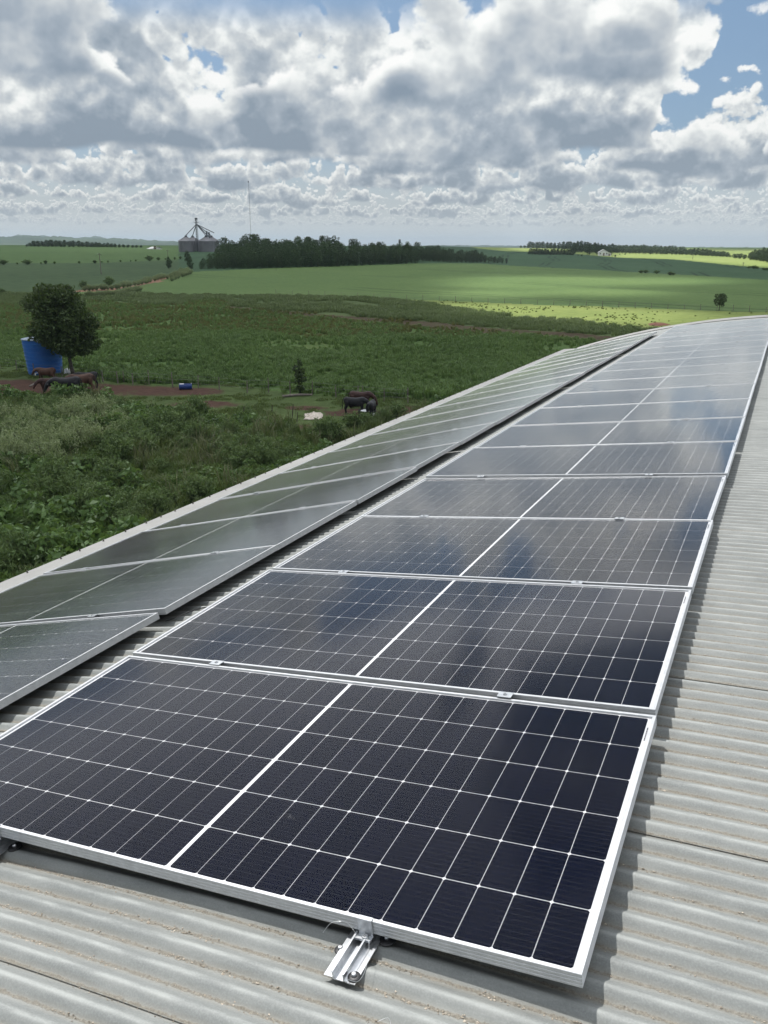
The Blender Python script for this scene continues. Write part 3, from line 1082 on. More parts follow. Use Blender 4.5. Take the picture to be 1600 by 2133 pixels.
def field_mat(name, c1, c2, c3=None, s1=0.5, s2=0.05, bstr=0.6, bdist=0.3, soil=None, stretch=(1, 1, 1), attr=None, tram=None):
    """Ground cover: coarse drifts and fine tufts of two or three greens, soil where the attribute says so."""
    m_, N, out = material(name)
    pos = N.vm('MULTIPLY', N.new('ShaderNodeNewGeometry').outputs['Position'], stretch)
    a = N.noise(pos, s1, 5.0, 0.65)
    b = N.noise(pos, s2, 4.0, 0.6)
    f = N.add(N.mul(a, 0.6), N.mul(b, 0.4))
    col = N.ramp(f, [(0.36, c1), (0.5, c2), (0.64, c3 or c2)])
    if tram:
        tx, ty, gap_, amt = tram
        X_, Y_, _z = N.sep(N.new('ShaderNodeNewGeometry').outputs['Position'])
        wv = N.add(N.add(N.mul(X_, tx), N.mul(Y_, ty)), N.mul(N.noise(pos, 0.006, 2.0), 40.0))
        fr_ = N.m('FRACT', N.mul(wv, 1.0 / gap_))
        rows_ = N.m('MAXIMUM', N.m('LESS_THAN', N.m('ABSOLUTE', N.sub(fr_, 0.46)), 0.022), N.m('LESS_THAN', N.m('ABSOLUTE', N.sub(fr_, 0.58)), 0.022))
        col = N.mix(N.mul(N.mul(rows_, amt), N.step(N.noise(pos, 0.02, 2.0), 0.42, 0.55)), col, tuple(x * 0.45 for x in c1))
    if soil:
        t = N.attr(attr) if attr else N.step(b, 0.55, 0.7)
        t = N.step(N.add(t, N.mul(N.sub(N.noise(pos, 0.7, 6.0, 0.7), 0.5), 1.7)), 0.35, 0.75)
        col = N.mix(t, col, N.ramp(a, [(0.35, tuple(x * 0.7 for x in soil)), (0.65, soil)]))
    principled(N, out, col, 0.95, 0.0, 0.1, a, bstr, bdist)
    return m_


RED = (0.082, 0.044, 0.031)
ZM = [
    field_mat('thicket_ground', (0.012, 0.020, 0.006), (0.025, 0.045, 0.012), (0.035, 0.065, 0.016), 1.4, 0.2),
    field_mat('paddock', (0.044, 0.066, 0.020), (0.062, 0.092, 0.028), (0.08, 0.112, 0.036), 1.6, 0.12, 0.5, 0.15, RED, attr='bare'),
    field_mat('crop_field', (0.050, 0.094, 0.026), (0.082, 0.136, 0.040), (0.11, 0.14, 0.044), 0.8, 0.03, 0.9, 0.5),
    field_mat('ploughed_strip', (0.058, 0.042, 0.024), (0.076, 0.056, 0.033), (0.070, 0.078, 0.032), 0.9, 0.10, 0.9, 0.3),
    field_mat('tall_grass', (0.052, 0.078, 0.028), (0.078, 0.11, 0.040), (0.10, 0.13, 0.052), 0.6, 0.05, 0.9, 0.5),
    field_mat('grazed_pasture', (0.125, 0.165, 0.045), (0.16, 0.20, 0.055), (0.195, 0.225, 0.070), 0.5, 0.03, 0.4, 0.2),
    field_mat('soybean_field', (0.074, 0.124, 0.040), (0.094, 0.148, 0.047), (0.114, 0.168, 0.055), 0.7, 0.018, 0.7, 0.3, tram=(0.35, 1.0, 55.0, 0.5)),
    field_mat('far_crop_field', (0.036, 0.072, 0.034), (0.044, 0.086, 0.040), (0.050, 0.096, 0.042), 0.25, 0.012, 0.4, 0.3, tram=(1.0, 0.25, 30.0, 0.85)),
    field_mat('far_sunlit_field', (0.16, 0.215, 0.06), (0.20, 0.25, 0.075), (0.23, 0.27, 0.09), 0.2, 0.012, 0.3, 0.3),  # lighter greens put part of the sunlight into the colour
    field_mat('left_pasture', (0.036, 0.062, 0.027), (0.052, 0.084, 0.035), (0.064, 0.10, 0.040), 0.22, 0.014, 0.8, 0.5),
    field_mat('dirt_road', (0.20, 0.105, 0.065), (0.26, 0.145, 0.095), (0.30, 0.18, 0.12), 0.8, 0.1, 0.3, 0.1),
    field_mat('distant_land', (0.035, 0.065, 0.025), (0.07, 0.12, 0.04), (0.14, 0.19, 0.07), 0.004, 0.0012, 0.0, 0.3),
    field_mat('left_crop_field', (0.060, 0.105, 0.034), (0.074, 0.125, 0.040), (0.088, 0.14, 0.046), 0.3, 0.012, 0.4, 0.3),
]
LAND = {}
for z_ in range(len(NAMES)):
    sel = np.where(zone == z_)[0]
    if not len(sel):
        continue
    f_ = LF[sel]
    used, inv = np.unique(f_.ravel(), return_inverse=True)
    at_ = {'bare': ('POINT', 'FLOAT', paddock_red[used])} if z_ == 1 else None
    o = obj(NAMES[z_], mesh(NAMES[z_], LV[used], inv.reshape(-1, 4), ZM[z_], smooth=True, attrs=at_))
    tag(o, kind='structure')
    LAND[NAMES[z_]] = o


def zone_at(x, y):
    """Field index at land points."""
    x, y = np.asarray(x), np.asarray(y)
    a = np.arctan2(x - _ca[0], y - _ca[1]); r = np.hypot(x - _ca[0], y - _ca[1])
    ia = np.clip(np.searchsorted(az_in, a) - 1, 0, len(az_in) - 2)
    ir = np.clip(np.searchsorted(rs, r) - 1, 0, nr_ - 2)
    return zone[ir * na + ia]


# far ridges beyond the fields
def ridge(name, pts, r, depth, m_, rough, seed):
    """Hill crest through (photo column, photo row) pairs at r metres."""
    cols = np.linspace(pts[0][0], pts[-1][0], 160)
    rows_ = np.interp(cols, [p[0] for p in pts], [p[1] for p in pts])
    V, F = [], []
    steps = [(-depth, -40.0), (-depth * 0.6, 0.42), (-depth * 0.3, 0.80), (0, 1.0), (depth * 0.4, 0.8), (depth, -40.0)]
    for i, (c_, row_) in enumerate(zip(cols, rows_)):
        d = FWD + RGT * (c_ - 800) / FOC + UPV * (1066.5 - 507) / FOC
        d2 = d[:2] / np.linalg.norm(d[:2])
        top = CAM[2] + (507 - row_) * DPP * r + rough * (vnoise(c_, 0 * c_, 9.0, seed) * 0.5 + vnoise(c_, 0 * c_ + 5, 3.0, seed) * 0.5)
        e_ = min(1.0, min(i, 159 - i) / 6.0)
        for dr_, q in steps:
            h_ = -32 + (top + 32) * (q if q > 0 else 0) * (0.2 + 0.8 * e_)
            V.append((_ca[0] + d2[0] * (r + dr_), _ca[1] + d2[1] * (r + dr_), h_ if q > 0 else -34))
    n = len(steps)
    for i in range(159):
        for j in range(n - 1):
            F.append((i * n + j, (i + 1) * n + j, (i + 1) * n + j + 1, i * n + j + 1))
    o = obj(name, mesh(name, V, F, m_, smooth=True))
    return tag(o, kind='structure')


hill_m = field_mat('hill_fields', (0.02, 0.04, 0.022), (0.045, 0.075, 0.038), (0.10, 0.14, 0.07), 0.006, 0.0022, 0.0)
hill_w = field_mat('hill_woods', (0.018, 0.034, 0.016), (0.03, 0.055, 0.024), (0.06, 0.095, 0.04), 0.012, 0.004, 0.0)
ridge('hills', [(-260, 497), (0, 495), (60, 493), (150, 496), (240, 497), (330, 502), (420, 506), (480, 512)], 3300, 700, hill_m, 5, 1)
ridge('hills', [(-300, 495), (20, 494.5), (40, 492), (90, 492), (130, 497), (180, 495), (205, 494), (230, 499), (262, 498), (300, 501), (360, 503), (520, 508)], 4700, 900, hill_w, 6, 2)
ridge('hills', [(860, 511), (940, 509), (1060, 510), (1130, 511)], 4200, 700, hill_w, 4, 3)
ridge('hills', [(1280, 511), (1340, 509), (1400, 509.5), (1440, 511), (1500, 512), (1560, 513), (1640, 514), (1900, 512)], 4300, 900, hill_w, 7, 4)
ridge('hills', [(1380, 520), (1460, 518), (1560, 519), (1640, 520), (1900, 517)], 2700, 500, hill_m, 4, 5)

# ------------------------------------------------------------------ plants
MAT['leaf_tree'] = leaf_material('tree_leaves', (0.014, 0.028, 0.010), (0.040, 0.066, 0.020), 0.25, 0.5, 1.2, 0.2)
MAT['leaf_big'] = leaf_material('big_tree_leaves', (0.022, 0.046, 0.014), (0.075, 0.115, 0.034), 0.3, 0.5, 0.7, 0.2)
MAT['leaf_broad'] = leaf_material('broad_weed_leaves', (0.045, 0.10, 0.026), (0.13, 0.22, 0.065), 0.35, 0.45, 0.5, 0.6)
MAT['stalk'] = leaf_material('dry_stalks', (0.07, 0.085, 0.035), (0.15, 0.155, 0.08), 0.3, 0.7, 0.6, 0.6)
MAT['leaf_euc'] = leaf_material('eucalyptus_leaves', (0.020, 0.048, 0.022), (0.056, 0.098, 0.036), 0.2, 0.55, 0.25, 0.5)
MAT['leaf_wood'] = leaf_material('forest_leaves', (0.022, 0.045, 0.022), (0.056, 0.090, 0.040), 0.2, 0.6, 0.12, 0.5)
MAT['leaf_weed'] = leaf_material('weed_leaves', (0.026, 0.064, 0.016), (0.135, 0.225, 0.060), 0.35, 0.5, 0.35, 0.6)
MAT['leaf_shrub'] = leaf_material('shrub_leaves', (0.066, 0.118, 0.040), (0.155, 0.225, 0.082), 0.3, 0.55, 0.8, 0.5)
MAT['plume'] = leaf_material('pale_plumes', (0.22, 0.275, 0.135), (0.35, 0.405, 0.22), 0.4, 0.7, 1.5, 0.4)
MAT['blade'] = leaf_material('grass_blades', (0.044, 0.076, 0.020), (0.115, 0.150, 0.045), 0.4, 0.5, 0.12, 0.6)
MAT['pale_grass'] = leaf_material('pale_grass_blades', (0.085, 0.125, 0.048), (0.17, 0.215, 0.095), 0.4, 0.5, 0.10, 0.5)
MAT['corn'] = leaf_material('crop_leaves', (0.062, 0.124, 0.032), (0.150, 0.240, 0.068), 0.35, 0.5, 0.06, 0.5)
MAT['corn_dry'] = leaf_material('yellowing_crop_leaves', (0.080, 0.092, 0.024), (0.165, 0.155, 0.048), 0.35, 0.5, 0.06, 0.5)
MAT['tuft'] = leaf_material('dark_tufts', (0.06, 0.08, 0.02), (0.12, 0.14, 0.035), 0.3, 0.6, 0.2, 0.5)


def leaf_quads(C, size, rng, up=0.3, aspect=0.5, out=None, spread=1.0):
    """Diamond leaves at centres C, turned every way but leaning outwards."""
    n = len(C)
    d = rng.normal(size=(n, 3)) * spread
    d[:, 2] += up
    if out is not None:
        d += out
    d /= np.linalg.norm(d, axis=1)[:, None] + 1e-9
    a = rng.normal(size=(n, 3))
    s = np.cross(d, a); s /= np.linalg.norm(s, axis=1)[:, None] + 1e-9
    nrm = np.cross(s, d)
    L = (size * rng.uniform(0.6, 1.4, n))[:, None] if np.isscalar(size) else (size * rng.uniform(0.7, 1.3, n))[:, None]
    w = L * aspect
    V = np.stack([C - d * L * 0.5, C + s * w * 0.5 + nrm * L * 0.08, C + d * L * 0.5 - nrm * L * 0.10, C - s * w * 0.5 + nrm * L * 0.08], 1).reshape(-1, 3)
    F = np.arange(4 * n, dtype=np.int32).reshape(-1, 4)
    return V, F


def crown_points(blobs, n, rng, shell=0.55):
    """Points through ellipsoid clumps (cx, cy, cz, rx, ry, rz), thicker near their skins."""
    w = np.array([b[3] * b[4] * b[5] for b in blobs]) ** 0.75
    k = rng.choice(len(blobs), n, p=w / w.sum())
    B = np.array(blobs)[k]
    d = rng.normal(size=(n, 3)); d /= np.linalg.norm(d, axis=1)[:, None]
    r = rng.uniform(shell, 1.0, n) ** 0.8
    lump = 1 + 0.16 * np.sin(d[:, 0] * 5 + k) * np.sin(d[:, 1] * 6 + 2 * k) + 0.1 * np.sin(d[:, 2] * 9 + k)
    return B[:, :3] + d * B[:, 3:] * (r * lump)[:, None], d


def tree_parts(seed, h, trunk_h, spread, nblob, nleaf, leaf, shape, lean=0.0, tr=0.02, blob=0.34, extra=()):
    """Meshes of a trunk with limbs and of a ragged crown."""
    rng = np.random.default_rng(seed)
    blobs, limbs = [], []
    tb = MB()
    top = np.array([lean * h * 0.3, 0, h * 0.82])
    tb.tube([(0, 0, -0.3), (lean * h * 0.05, 0, trunk_h * 0.5), (lean * h * 0.1, 0.02 * h, trunk_h), top], [h * tr, h * tr * 0.75, h * tr * 0.6, h * tr * 0.12], 7)
    for i in range(nblob):
        t = (i + rng.uniform(0, 0.9)) / nblob
        z = trunk_h + (h - trunk_h) * t
        if shape == 'cone':
            rad = spread * (1 - t) ** 0.65 * (0.85 if t > 0.12 else 0.6)
        elif shape == 'dome':
            rad = spread * math.sqrt(max(0.02, 1 - (1.75 * t - 0.75) ** 2)) if t > 0.43 else spread * (0.55 + 0.45 * t / 0.43)
        else:
            rad = spread * math.sin(PI * min(0.97, 0.15 + 0.85 * t)) ** 0.8
        a = i * 2.399 + rng.uniform(-0.4, 0.4)
        q = rad * rng.uniform(0.45, 0.72)
        b = spread * blob * rng.uniform(0.75, 1.25) * (0.6 + 0.4 * rad / spread)
        c = (q * math.cos(a) + lean * h * 0.3 * t, q * math.sin(a), min(z, h - b * 0.7))
        blobs.append((*c, b * 1.1, b * 1.1, b * (1.0 if shape != 'cone' else 1.35)))
        if i % 2 == 0:
            zz = max(trunk_h * 0.7, c[2] - 0.6 * q - 0.1 * h)
            tb.tube([(lean * zz * 0.3, 0, zz), (c[0] * 0.55, c[1] * 0.55, (zz + c[2]) / 2), c], [h * tr * 0.35, h * tr * 0.22, h * tr * 0.07], 5, cap=False)
    blobs += list(extra)
    C, d = crown_points(blobs, nleaf, rng)
    V, F = leaf_quads(C, leaf, rng, 0.2, 0.62, d * 0.7)
    return tb, (V, F)


def tree_mesh(*a, mat_l='leaf_wood', **k):
    tb, (V, F) = tree_parts(*a, **k)
    return tb.me('trunk', MAT['bark'], True), mesh('crown', V, F, MAT[mat_l])


def place_tree(meshes, name, loc, s, rz, label, cat, group=None, sz=1.0):
    t = empty(name, loc, rz)
    t.scale = (s, s, s * sz)
    tag(t, label, cat, group)
    obj('trunk', meshes[0], t)
    obj('crown', meshes[1], t)
    return t


rv = random.Random(17)
# the tree beside the tank: dense, uneven, lit shoots on top
TP = G(154, 784)
hh = px_size(TP, 182)
big_tree = tree_mesh(31, hh, hh * 0.30, hh * 0.44, 52, 21000, 0.26, 'dome', -0.42, 0.028, mat_l='leaf_big', blob=0.24,
                     extra=[(x * hh, y * hh, z * hh, r_ * hh, r_ * hh, r_ * hh * 0.8) for x, y, z, r_ in ((-0.34, -0.10, 0.50, 0.11), (-0.24, -0.20, 0.46, 0.11), (-0.12, -0.24, 0.41, 0.11), (0.0, -0.20, 0.37, 0.11), (0.12, -0.14, 0.35, 0.11), (0.22, -0.05, 0.38, 0.12))])
place_tree(big_tree, 'broadleaf_tree', TP, 1.0, -math.atan2(TP.x - CAM[0], TP.y - CAM[1]), 'dense dark broadleaf tree leaning over the blue water tank', 'tree')

# lone tree in the far pasture, small trees along the road
lone = tree_mesh(33, 7.0, 2.2, 3.0, 12, 3200, 0.32, 'dome', 0.02, 0.03, mat_l='leaf_tree', blob=0.36)
LP = G(1498, 647)
place_tree(lone, 'broadleaf_tree', LP, px_size(LP, 34) / 7.0, 0.3, 'lone umbrella-shaped tree on the field border beyond the far end of the barn', 'tree')
oval = [tree_mesh(40 + i, 7.0, 0.9, 2.0, 14, 1500, 0.42, 'oval', 0.0, 0.02, mat_l='leaf_euc', blob=0.42) for i in range(3)]
for px_, py_, hpx, lb in ((352, 560, 24, 'small round dark tree standing alone by the dirt road'), (391, 548, 24, 'dark slim tree at the left end of the eucalyptus grove, the rear one of two'),
                          (397, 562, 26, 'dark bushy tree at the left end of the eucalyptus grove, the front one of two')):
    p_ = G(px_, py_)
    place_tree(oval[rv.randrange(3)], 'roadside_tree', p_, px_size(p_, hpx) / 7.0, rv.uniform(0, 6), lb, 'tree')

# the eucalyptus grove
euc = [tree_mesh(60 + i, 12.0, 0.6, 3.1 + 0.3 * (i % 3), 20, 1700, 0.55, 'oval', rv.uniform(-.03, .03), 0.014, mat_l='leaf_euc', blob=0.52) for i in range(6)]
dark = [tree_mesh(70 + i, 12.0, 0.8, 3.9, 18, 1600, 0.6, 'dome', rv.uniform(-.03, .03), 0.018, mat_l='leaf_wood', blob=0.46) for i in range(4)]
GROVE = 'trees of the grove behind the soybean field'


def grove_row(x0, x1, base0, base1, step, h0, h1, kinds, jit, label, back=0.0, profile=None):
    c_, num = x0, 0
    while c_ < x1:
        lab = label % (NUM[num] if num < 20 else 'twenty-' + NUM[num - 20]) if '%s' in label else label
        num += 1
        f_ = (c_ - x0) / (x1 - x0)
        q = G(c_ + rv.uniform(-2, 2), base0 + (base1 - base0) * f_)
        d_ = np.array([q.x, q.y]) - _ca
        L_ = np.linalg.norm(d_)
        d_ = d_ / L_ * (L_ + back + rv.uniform(-jit, jit)) + _ca
        loc = Vector((d_[0], d_[1], float(ground(*d_))))
        h_ = 0.84 * (h0 + (h1 - h0) * f_) * (profile(c_) if profile else 1) * rv.uniform(0.92, 1.07) * (1 + 0.16 * float(vnoise(c_, back, 26.0, 7)))
        s_ = h_ / 12.0
        place_tree(kinds[rv.randrange(len(kinds))], 'eucalyptus_tree' if kinds is euc else 'grove_tree', loc, s_, rv.uniform(0, 6.3), lab, 'tree', GROVE, rv.uniform(0.95, 1.1))
        c_ += step * rv.uniform(0.8, 1.2)


NUM = ['first', 'second', 'third', 'fourth', 'fifth', 'sixth', 'seventh', 'eighth', 'ninth', 'tenth', 'eleventh', 'twelfth', 'thirteenth', 'fourteenth', 'fifteenth',
       'sixteenth', 'seventeenth', 'eighteenth', 'nineteenth', 'twentieth']
lowleft = lambda c_: min(1.0, 0.42 + (c_ - 410) / 125.0)
E_ROWS = [(418, 700, 15, 7.6, 9.0, euc, 0, '%s eucalyptus from the left in the front row of the grove'), (426, 690, 15, 8.8, 9.8, euc, 8, 'slender eucalyptus close behind the front row of the grove'),
          (440, 690, 16, 10.2, 10.6, euc, 18, 'slender eucalyptus in the middle rows of the left part of the grove'), (455, 680, 16, 12.0, 11.6, euc, 30, 'slender eucalyptus at the back of the left part of the grove'),
          (470, 700, 18, 13.2, 12.6, dark, 44, 'dark rounded tree at the back of the left part of the grove')]
for x0, x1, st_, h0, h1, kn, bk, lb in E_ROWS:
    grove_row(x0, x1, 561, 555, st_, h0, h1, kn, 2.5, lb, bk, lowleft)
for x0, x1, st_, h0, h1, kn, bk, lb in [(690, 872, 13, 7.4, 7.0, dark, 0, '%s dark rounded tree from the left in the front row right of the eucalyptuses'), (690, 872, 13, 8.8, 8.2, euc, 8, 'dark tree close behind the front row in the right part of the grove'),
                                        (690, 870, 14, 10.4, 9.4, dark, 18, 'dark rounded tree in the middle rows of the right part of the grove'), (700, 860, 15, 11.6, 10.4, euc, 31, 'dark slender tree at the back of the right part of the grove')]:
    grove_row(x0, x1, 555, 548, st_, h0, h1, kn, 2.5, lb, bk)
for x0, x1, st_, h0, h1, kn, bk, lb in [(872, 1054, 8, 6.2, 3.4, dark, 25, '%s low dark tree from the left in the tapering right tail of the grove'), (878, 1040, 9, 7.6, 4.2, dark, 38, 'dark tree in the middle row of the tapering tail of the grove'),
                                        (880, 1010, 10, 8.8, 5.2, dark, 52, 'dark tree at the back of the tapering tail of the grove')]:
    grove_row(x0, x1, 547, 552, st_, h0, h1, kn, 2.5, lb, bk)
# taller crowns standing out of the grove
crownM = tree_mesh(81, 14.0, 5.0, 6.2, 18, 3200, 0.6, 'dome', 0.0, 0.02, mat_l='leaf_tree', blob=0.36)
for px_, r_, toprow, s_, lb in ((524, 455, 488, 1.25, 'broad round-crowned tree topping the left part of the grove'), (552, 462, 497, 0.8, 'dark round crown just right of the tallest tree of the grove'),
                                (643, 452, 493, 0.62, 'narrow tall crown standing out of the middle of the grove'), (676, 450, 491, 0.8, 'wide ragged crown standing out of the middle of the grove'),
                                (737, 452, 497, 0.75, 'dark crown standing out of the right half of the grove'),
                                (600, 458, 500, 0.7, 'rounded crown rising between the two tall parts of the grove'), (703, 455, 501, 0.6, 'small crown rising right of the wide ragged one in the grove'),
                                (792, 450, 503, 0.7, 'broad low crown at the right shoulder of the grove'), (848, 445, 508, 0.7, 'rounded crown where the grove drops to its tail')):
    q = at(px_, r_)
    h_ = CAM[2] + (507 - toprow) * DPP * r_ - q.z
    t = place_tree(crownM, 'broadleaf_tree', q, h_ / 14.0, rv.uniform(0, 6), lb, 'tree', GROVE)
    t.scale = (s_ * h_ / 14.0, s_ * h_ / 14.0, h_ / 14.0)

# wood on the right horizon, windbreak, trees by the farmhouse
small = [tree_mesh(90 + i, 10.0, 1.4, 3.6, 12, 620, 0.95, ('oval', 'dome', 'oval', 'cone')[i % 4], 0, 0.02, mat_l='leaf_wood', blob=0.44) for i in range(5)]


def wood(x0, x1, r_, step, row_top, n_rows, dr_, label, group, jr=0.2):
    c_ = x0
    for k_ in range(n_rows):
        c_ = x0 + rv.uniform(0, step)
        while c_ < x1:
            rr_ = r_ + k_ * dr_ + rv.uniform(-dr_, dr_) * 0.4
            q = at(c_, rr_)
            top = row_top(c_)
            h_ = max(2.5, (CAM[2] + (507 - top) * DPP * rr_ - q.z) * rv.uniform(1 - jr, 1.06) * (0.86 + 0.14 * k_ / max(1, n_rows - 1)))
            t = place_tree(small[rv.randrange(5)], 'woodland_tree', q, h_ / 10.0, rv.uniform(0, 6), label, 'tree', group)
            w_ = max(0.75, min(1.5, step * 1.5 * rr_ / FOC / (0.72 * h_)))
            t.scale = (t.scale[0] * w_, t.scale[1] * w_, t.scale[2])
            c_ += step * rv.uniform(0.75, 1.25)


def belt(x0, x1, step, base, top, n_rows, label, group, jr=0.18, slope=1.3):
    """Rows of trees standing on the land from a foot line back to a crest line, both read off in photo rows."""
    for k_ in range(n_rows):
        c_ = x0 + rv.uniform(0, step)
        while c_ < x1:
            b_, t_ = base(c_), top(c_)
            f_ = k_ / max(1, n_rows - 1)
            q = G(c_, b_ - slope * k_)
            if q is None:
                c_ += step; continue
            tp = t_ + (b_ - t_) * 0.42 * (1 - f_)
            h_ = max(2.0, px_size(q, b_ - slope * k_ - tp) * rv.uniform(1 - jr, 1.05))
            t = place_tree(small[rv.randrange(5)], 'woodland_tree', q, h_ / 10.0, rv.uniform(0, 6), label, 'tree', group)
            w_ = max(0.8, min(1.7, px_size(q, step) * 1.5 / (0.72 * h_)))
            t.scale = (t.scale[0] * w_, t.scale[1] * w_, t.scale[2])
            c_ += step * rv.uniform(0.75, 1.25)


ip = lambda *p: (lambda c_: float(np.interp(c_, [a_[0] for a_ in p], [a_[1] for a_ in p])))
belt(1084, 1195, 7.5, ip((1084, 516.5), (1195, 520)), ip((1080, 507), (1110, 503), (1195, 504)), 2, 'tree of the left end of the long wood on the right horizon', 'trees of the wood on the right horizon', slope=0.8)
belt(1192, 1425, 7.5, ip((1190, 526), (1300, 528), (1425, 531)), ip((1190, 504), (1215, 503), (1260, 508), (1340, 510), (1425, 515)), 4, 'grey-green tree of the long wood on the right horizon', 'trees of the wood on the right horizon', slope=1.8)
belt(1425, 1520, 7.5, ip((1425, 531), (1520, 536)), ip((1425, 516), (1455, 517), (1520, 525)), 3, 'small tree of the thin right end of the long wood', 'trees of the wood on the right horizon', slope=1.2)
belt(1526, 1556, 8, ip((1526, 538), (1556, 540)), ip((1526, 529), (1540, 528), (1556, 531)), 2, 'dark tree beside the tiny white shed on the right', 'trees beside the tiny white shed')
belt(1562, 1650, 9, ip((1562, 541), (1600, 547), (1650, 552)), ip((1562, 525), (1580, 517), (1650, 513)), 4, 'dark tree of the clump at the right picture edge', 'trees of the clump at the right picture edge', slope=1.8)
belt(1100, 1194, 6.5, ip((1100, 530), (1194, 532)), ip((1100, 517.5), (1140, 519), (1194, 520)), 2, 'clipped dark tree of the windbreak below the long wood', 'trees of the windbreak', 0.06, 1.0)
belt(55, 300, 9, ip((48, 513.5), (300, 516)), ip((48, 511), (70, 502), (110, 499), (160, 502), (190, 503), (240, 507), (300, 512)), 2, 'dark blue-green tree of the wood behind the left crest', 'trees of the wood behind the left crest', slope=0.3)
for c_, r_, top, wd, lb in ((1228, 700, 506, 1.25, 'big dark tree left of the white farmhouse'), (1213, 640, 527, 1.3, 'low spreading dark tree below the windbreak'), (1205, 640, 533, 1.0, 'dark bush at the foot of the low spreading tree'),
                            (1272, 690, 519, 1.0, 'round dark tree right of the white farmhouse'), (1244, 735, 515, 1.0, 'tree behind the left gable of the white farmhouse'),
                            (1292, 730, 530, 0.9, 'small round bush, left of a pair on the lit far field'), (1303, 730, 532, 1.0, 'small round bush, right of a pair on the lit far field'),
                            (1356, 770, 529, 1.4, 'single round dark bush on the lit far field'), (1283, 640, 542, 1.6, 'small dark tree on the hedge line below the farmhouse')):
    q = at(c_, r_)
    h_ = max(1.5, CAM[2] + (507 - top) * DPP * r_ - q.z)
    t = place_tree(small[rv.randrange(3)], 'farm_tree', q, h_ / 10.0, rv.uniform(0, 6), lb, 'tree')
    t.scale = (t.scale[0] * wd, t.scale[1] * wd, t.scale[2])

# shrubs ---------------------------------------------------------------
def shrub_mesh(seed, w, h, n, leaf, plume):
    """Feathery bush: many upright twigs, paler at the tips."""
    rng = np.random.default_rng(seed)
    ns = 60
    a, q = rng.uniform(0, 2 * PI, ns), np.sqrt(rng.uniform(0, 1, ns))
    tipx, tipy = q * np.cos(a) * w, q * np.sin(a) * w
    tipz = h * (1 - 0.45 * q ** 2) * rng.uniform(0.75, 1.05, ns)
    k = rng.integers(0, ns, n)
    t = rng.uniform(0.12, 1.0, n) ** 0.7
    C = np.stack([tipx[k] * t ** 1.2, tipy[k] * t ** 1.2, tipz[k] * t], 1)
    C += rng.normal(size=(n, 3)) * w * 0.085
    d = np.stack([tipx[k] * 0.7, tipy[k] * 0.7, np.full(n, h * 0.8)], 1)
    V, F = leaf_quads(C, leaf, rng, 0.3, 0.34, d / np.linalg.norm(d, axis=1)[:, None] * 1.1)
    m_ = mesh('foliage', V, F, [MAT['leaf_shrub'], MAT['plume']], mi=(t + rng.normal(0, 0.10, n) > plume).astype(int))
    st = MB()
    for i in range(0, ns, 5):
        st.tube([(0, 0, -0.1), (tipx[i] * 0.4, tipy[i] * 0.4, tipz[i] * 0.5), (tipx[i], tipy[i], tipz[i])], [0.02, 0.012, 0.004], 4, cap=False)
    return m_, st.me('stem', MAT['bark'])


SH = [shrub_mesh(200 + i, 0.95, 1.75, 1900, (0.13, 0.13, 0.13, 0.19, 0.17)[i], (0.50, 0.58, 0.66, 1.3, 1.3)[i]) for i in range(5)]


def shrub(m_, p, s, label, group, sz=1.0, name='shrub'):
    o = empty(name, p, rv.uniform(0, 6.3))
    o.scale = (s, s, s * sz)
    tag(o, label, 'shrub', group)
    obj('foliage', m_[0], o)
    obj('stem', m_[1], o)
    return o


TH_G = 'shrubs of the thicket between barn and paddock'
pale = [(105, 905, 1.35), (150, 868, 1.2), (60, 935, 1.3), (30, 905, 1.2), (95, 960, 1.3), (175, 845, 1.1), (215, 858, 1.2), (130, 930, 1.25), (65, 885, 1.1), (240, 872, 1.0), (190, 880, 1.05), (20, 960, 1.3),
        (160, 905, 1.2), (55, 858, 1.0), (15, 868, 1.1), (205, 910, 1.0), (110, 868, 1.0), (270, 892, 0.95), (250, 905, 0.9), (85, 845, 0.8), (185, 832, 0.6)]
for px_, py_, s_ in pale:
    shrub(SH[rv.randrange(3)], G(px_, py_ + 28), s_ * rv.uniform(0.95, 1.15), 'pale feathery shrub, %s, %s' % ('below the blue tank' if 40 < px_ < 135 else 'at the left picture edge' if px_ <= 40 else 'below the cattle by the tank' if px_ < 205 else 'right of the other pale ones', 'near the paddock' if py_ < 870 else 'in the middle of the thicket' if py_ < 920 else 'lowest of the pale ones'), TH_G)
rs2 = random.Random(4)
k_ = 0
while k_ < 130:
    px_, py_ = rs2.uniform(-40, 820), rs2.uniform(862, 1215)
    if py_ > 1225 - 0.43 * px_ or py_ < 850 + max(0, (px_ - 250)) * 0.14:
        continue
    q = G(px_, py_)
    if q.x > -8.0:
        continue
    nearness = (py_ - 850) / 350
    shrub(SH[3 + rs2.randrange(2)], q, rs2.uniform(0.65, 1.3) * (1 - 0.25 * nearness), 'low green shrub, %s, %s' % ('at the left picture edge' if px_ < 60 else 'below the blue tank' if px_ < 130 else 'below the tank cattle' if px_ < 215 else 'left of the drum trough' if px_ < 300 else 'below the drum trough' if px_ < 460 else 'below the bush with the post' if px_ < 600 else 'below the feeding cattle',
                                                                    'along the paddock' if py_ < 895 else 'upper thicket' if py_ < 950 else 'middle of the thicket' if py_ < 1010 else 'lower thicket' if py_ < 1080 else 'close to the roof edge'), TH_G, rs2.uniform(0.75, 1.05))
    k_ += 1
hd_g = 'hedge shrubs along the dirt road'
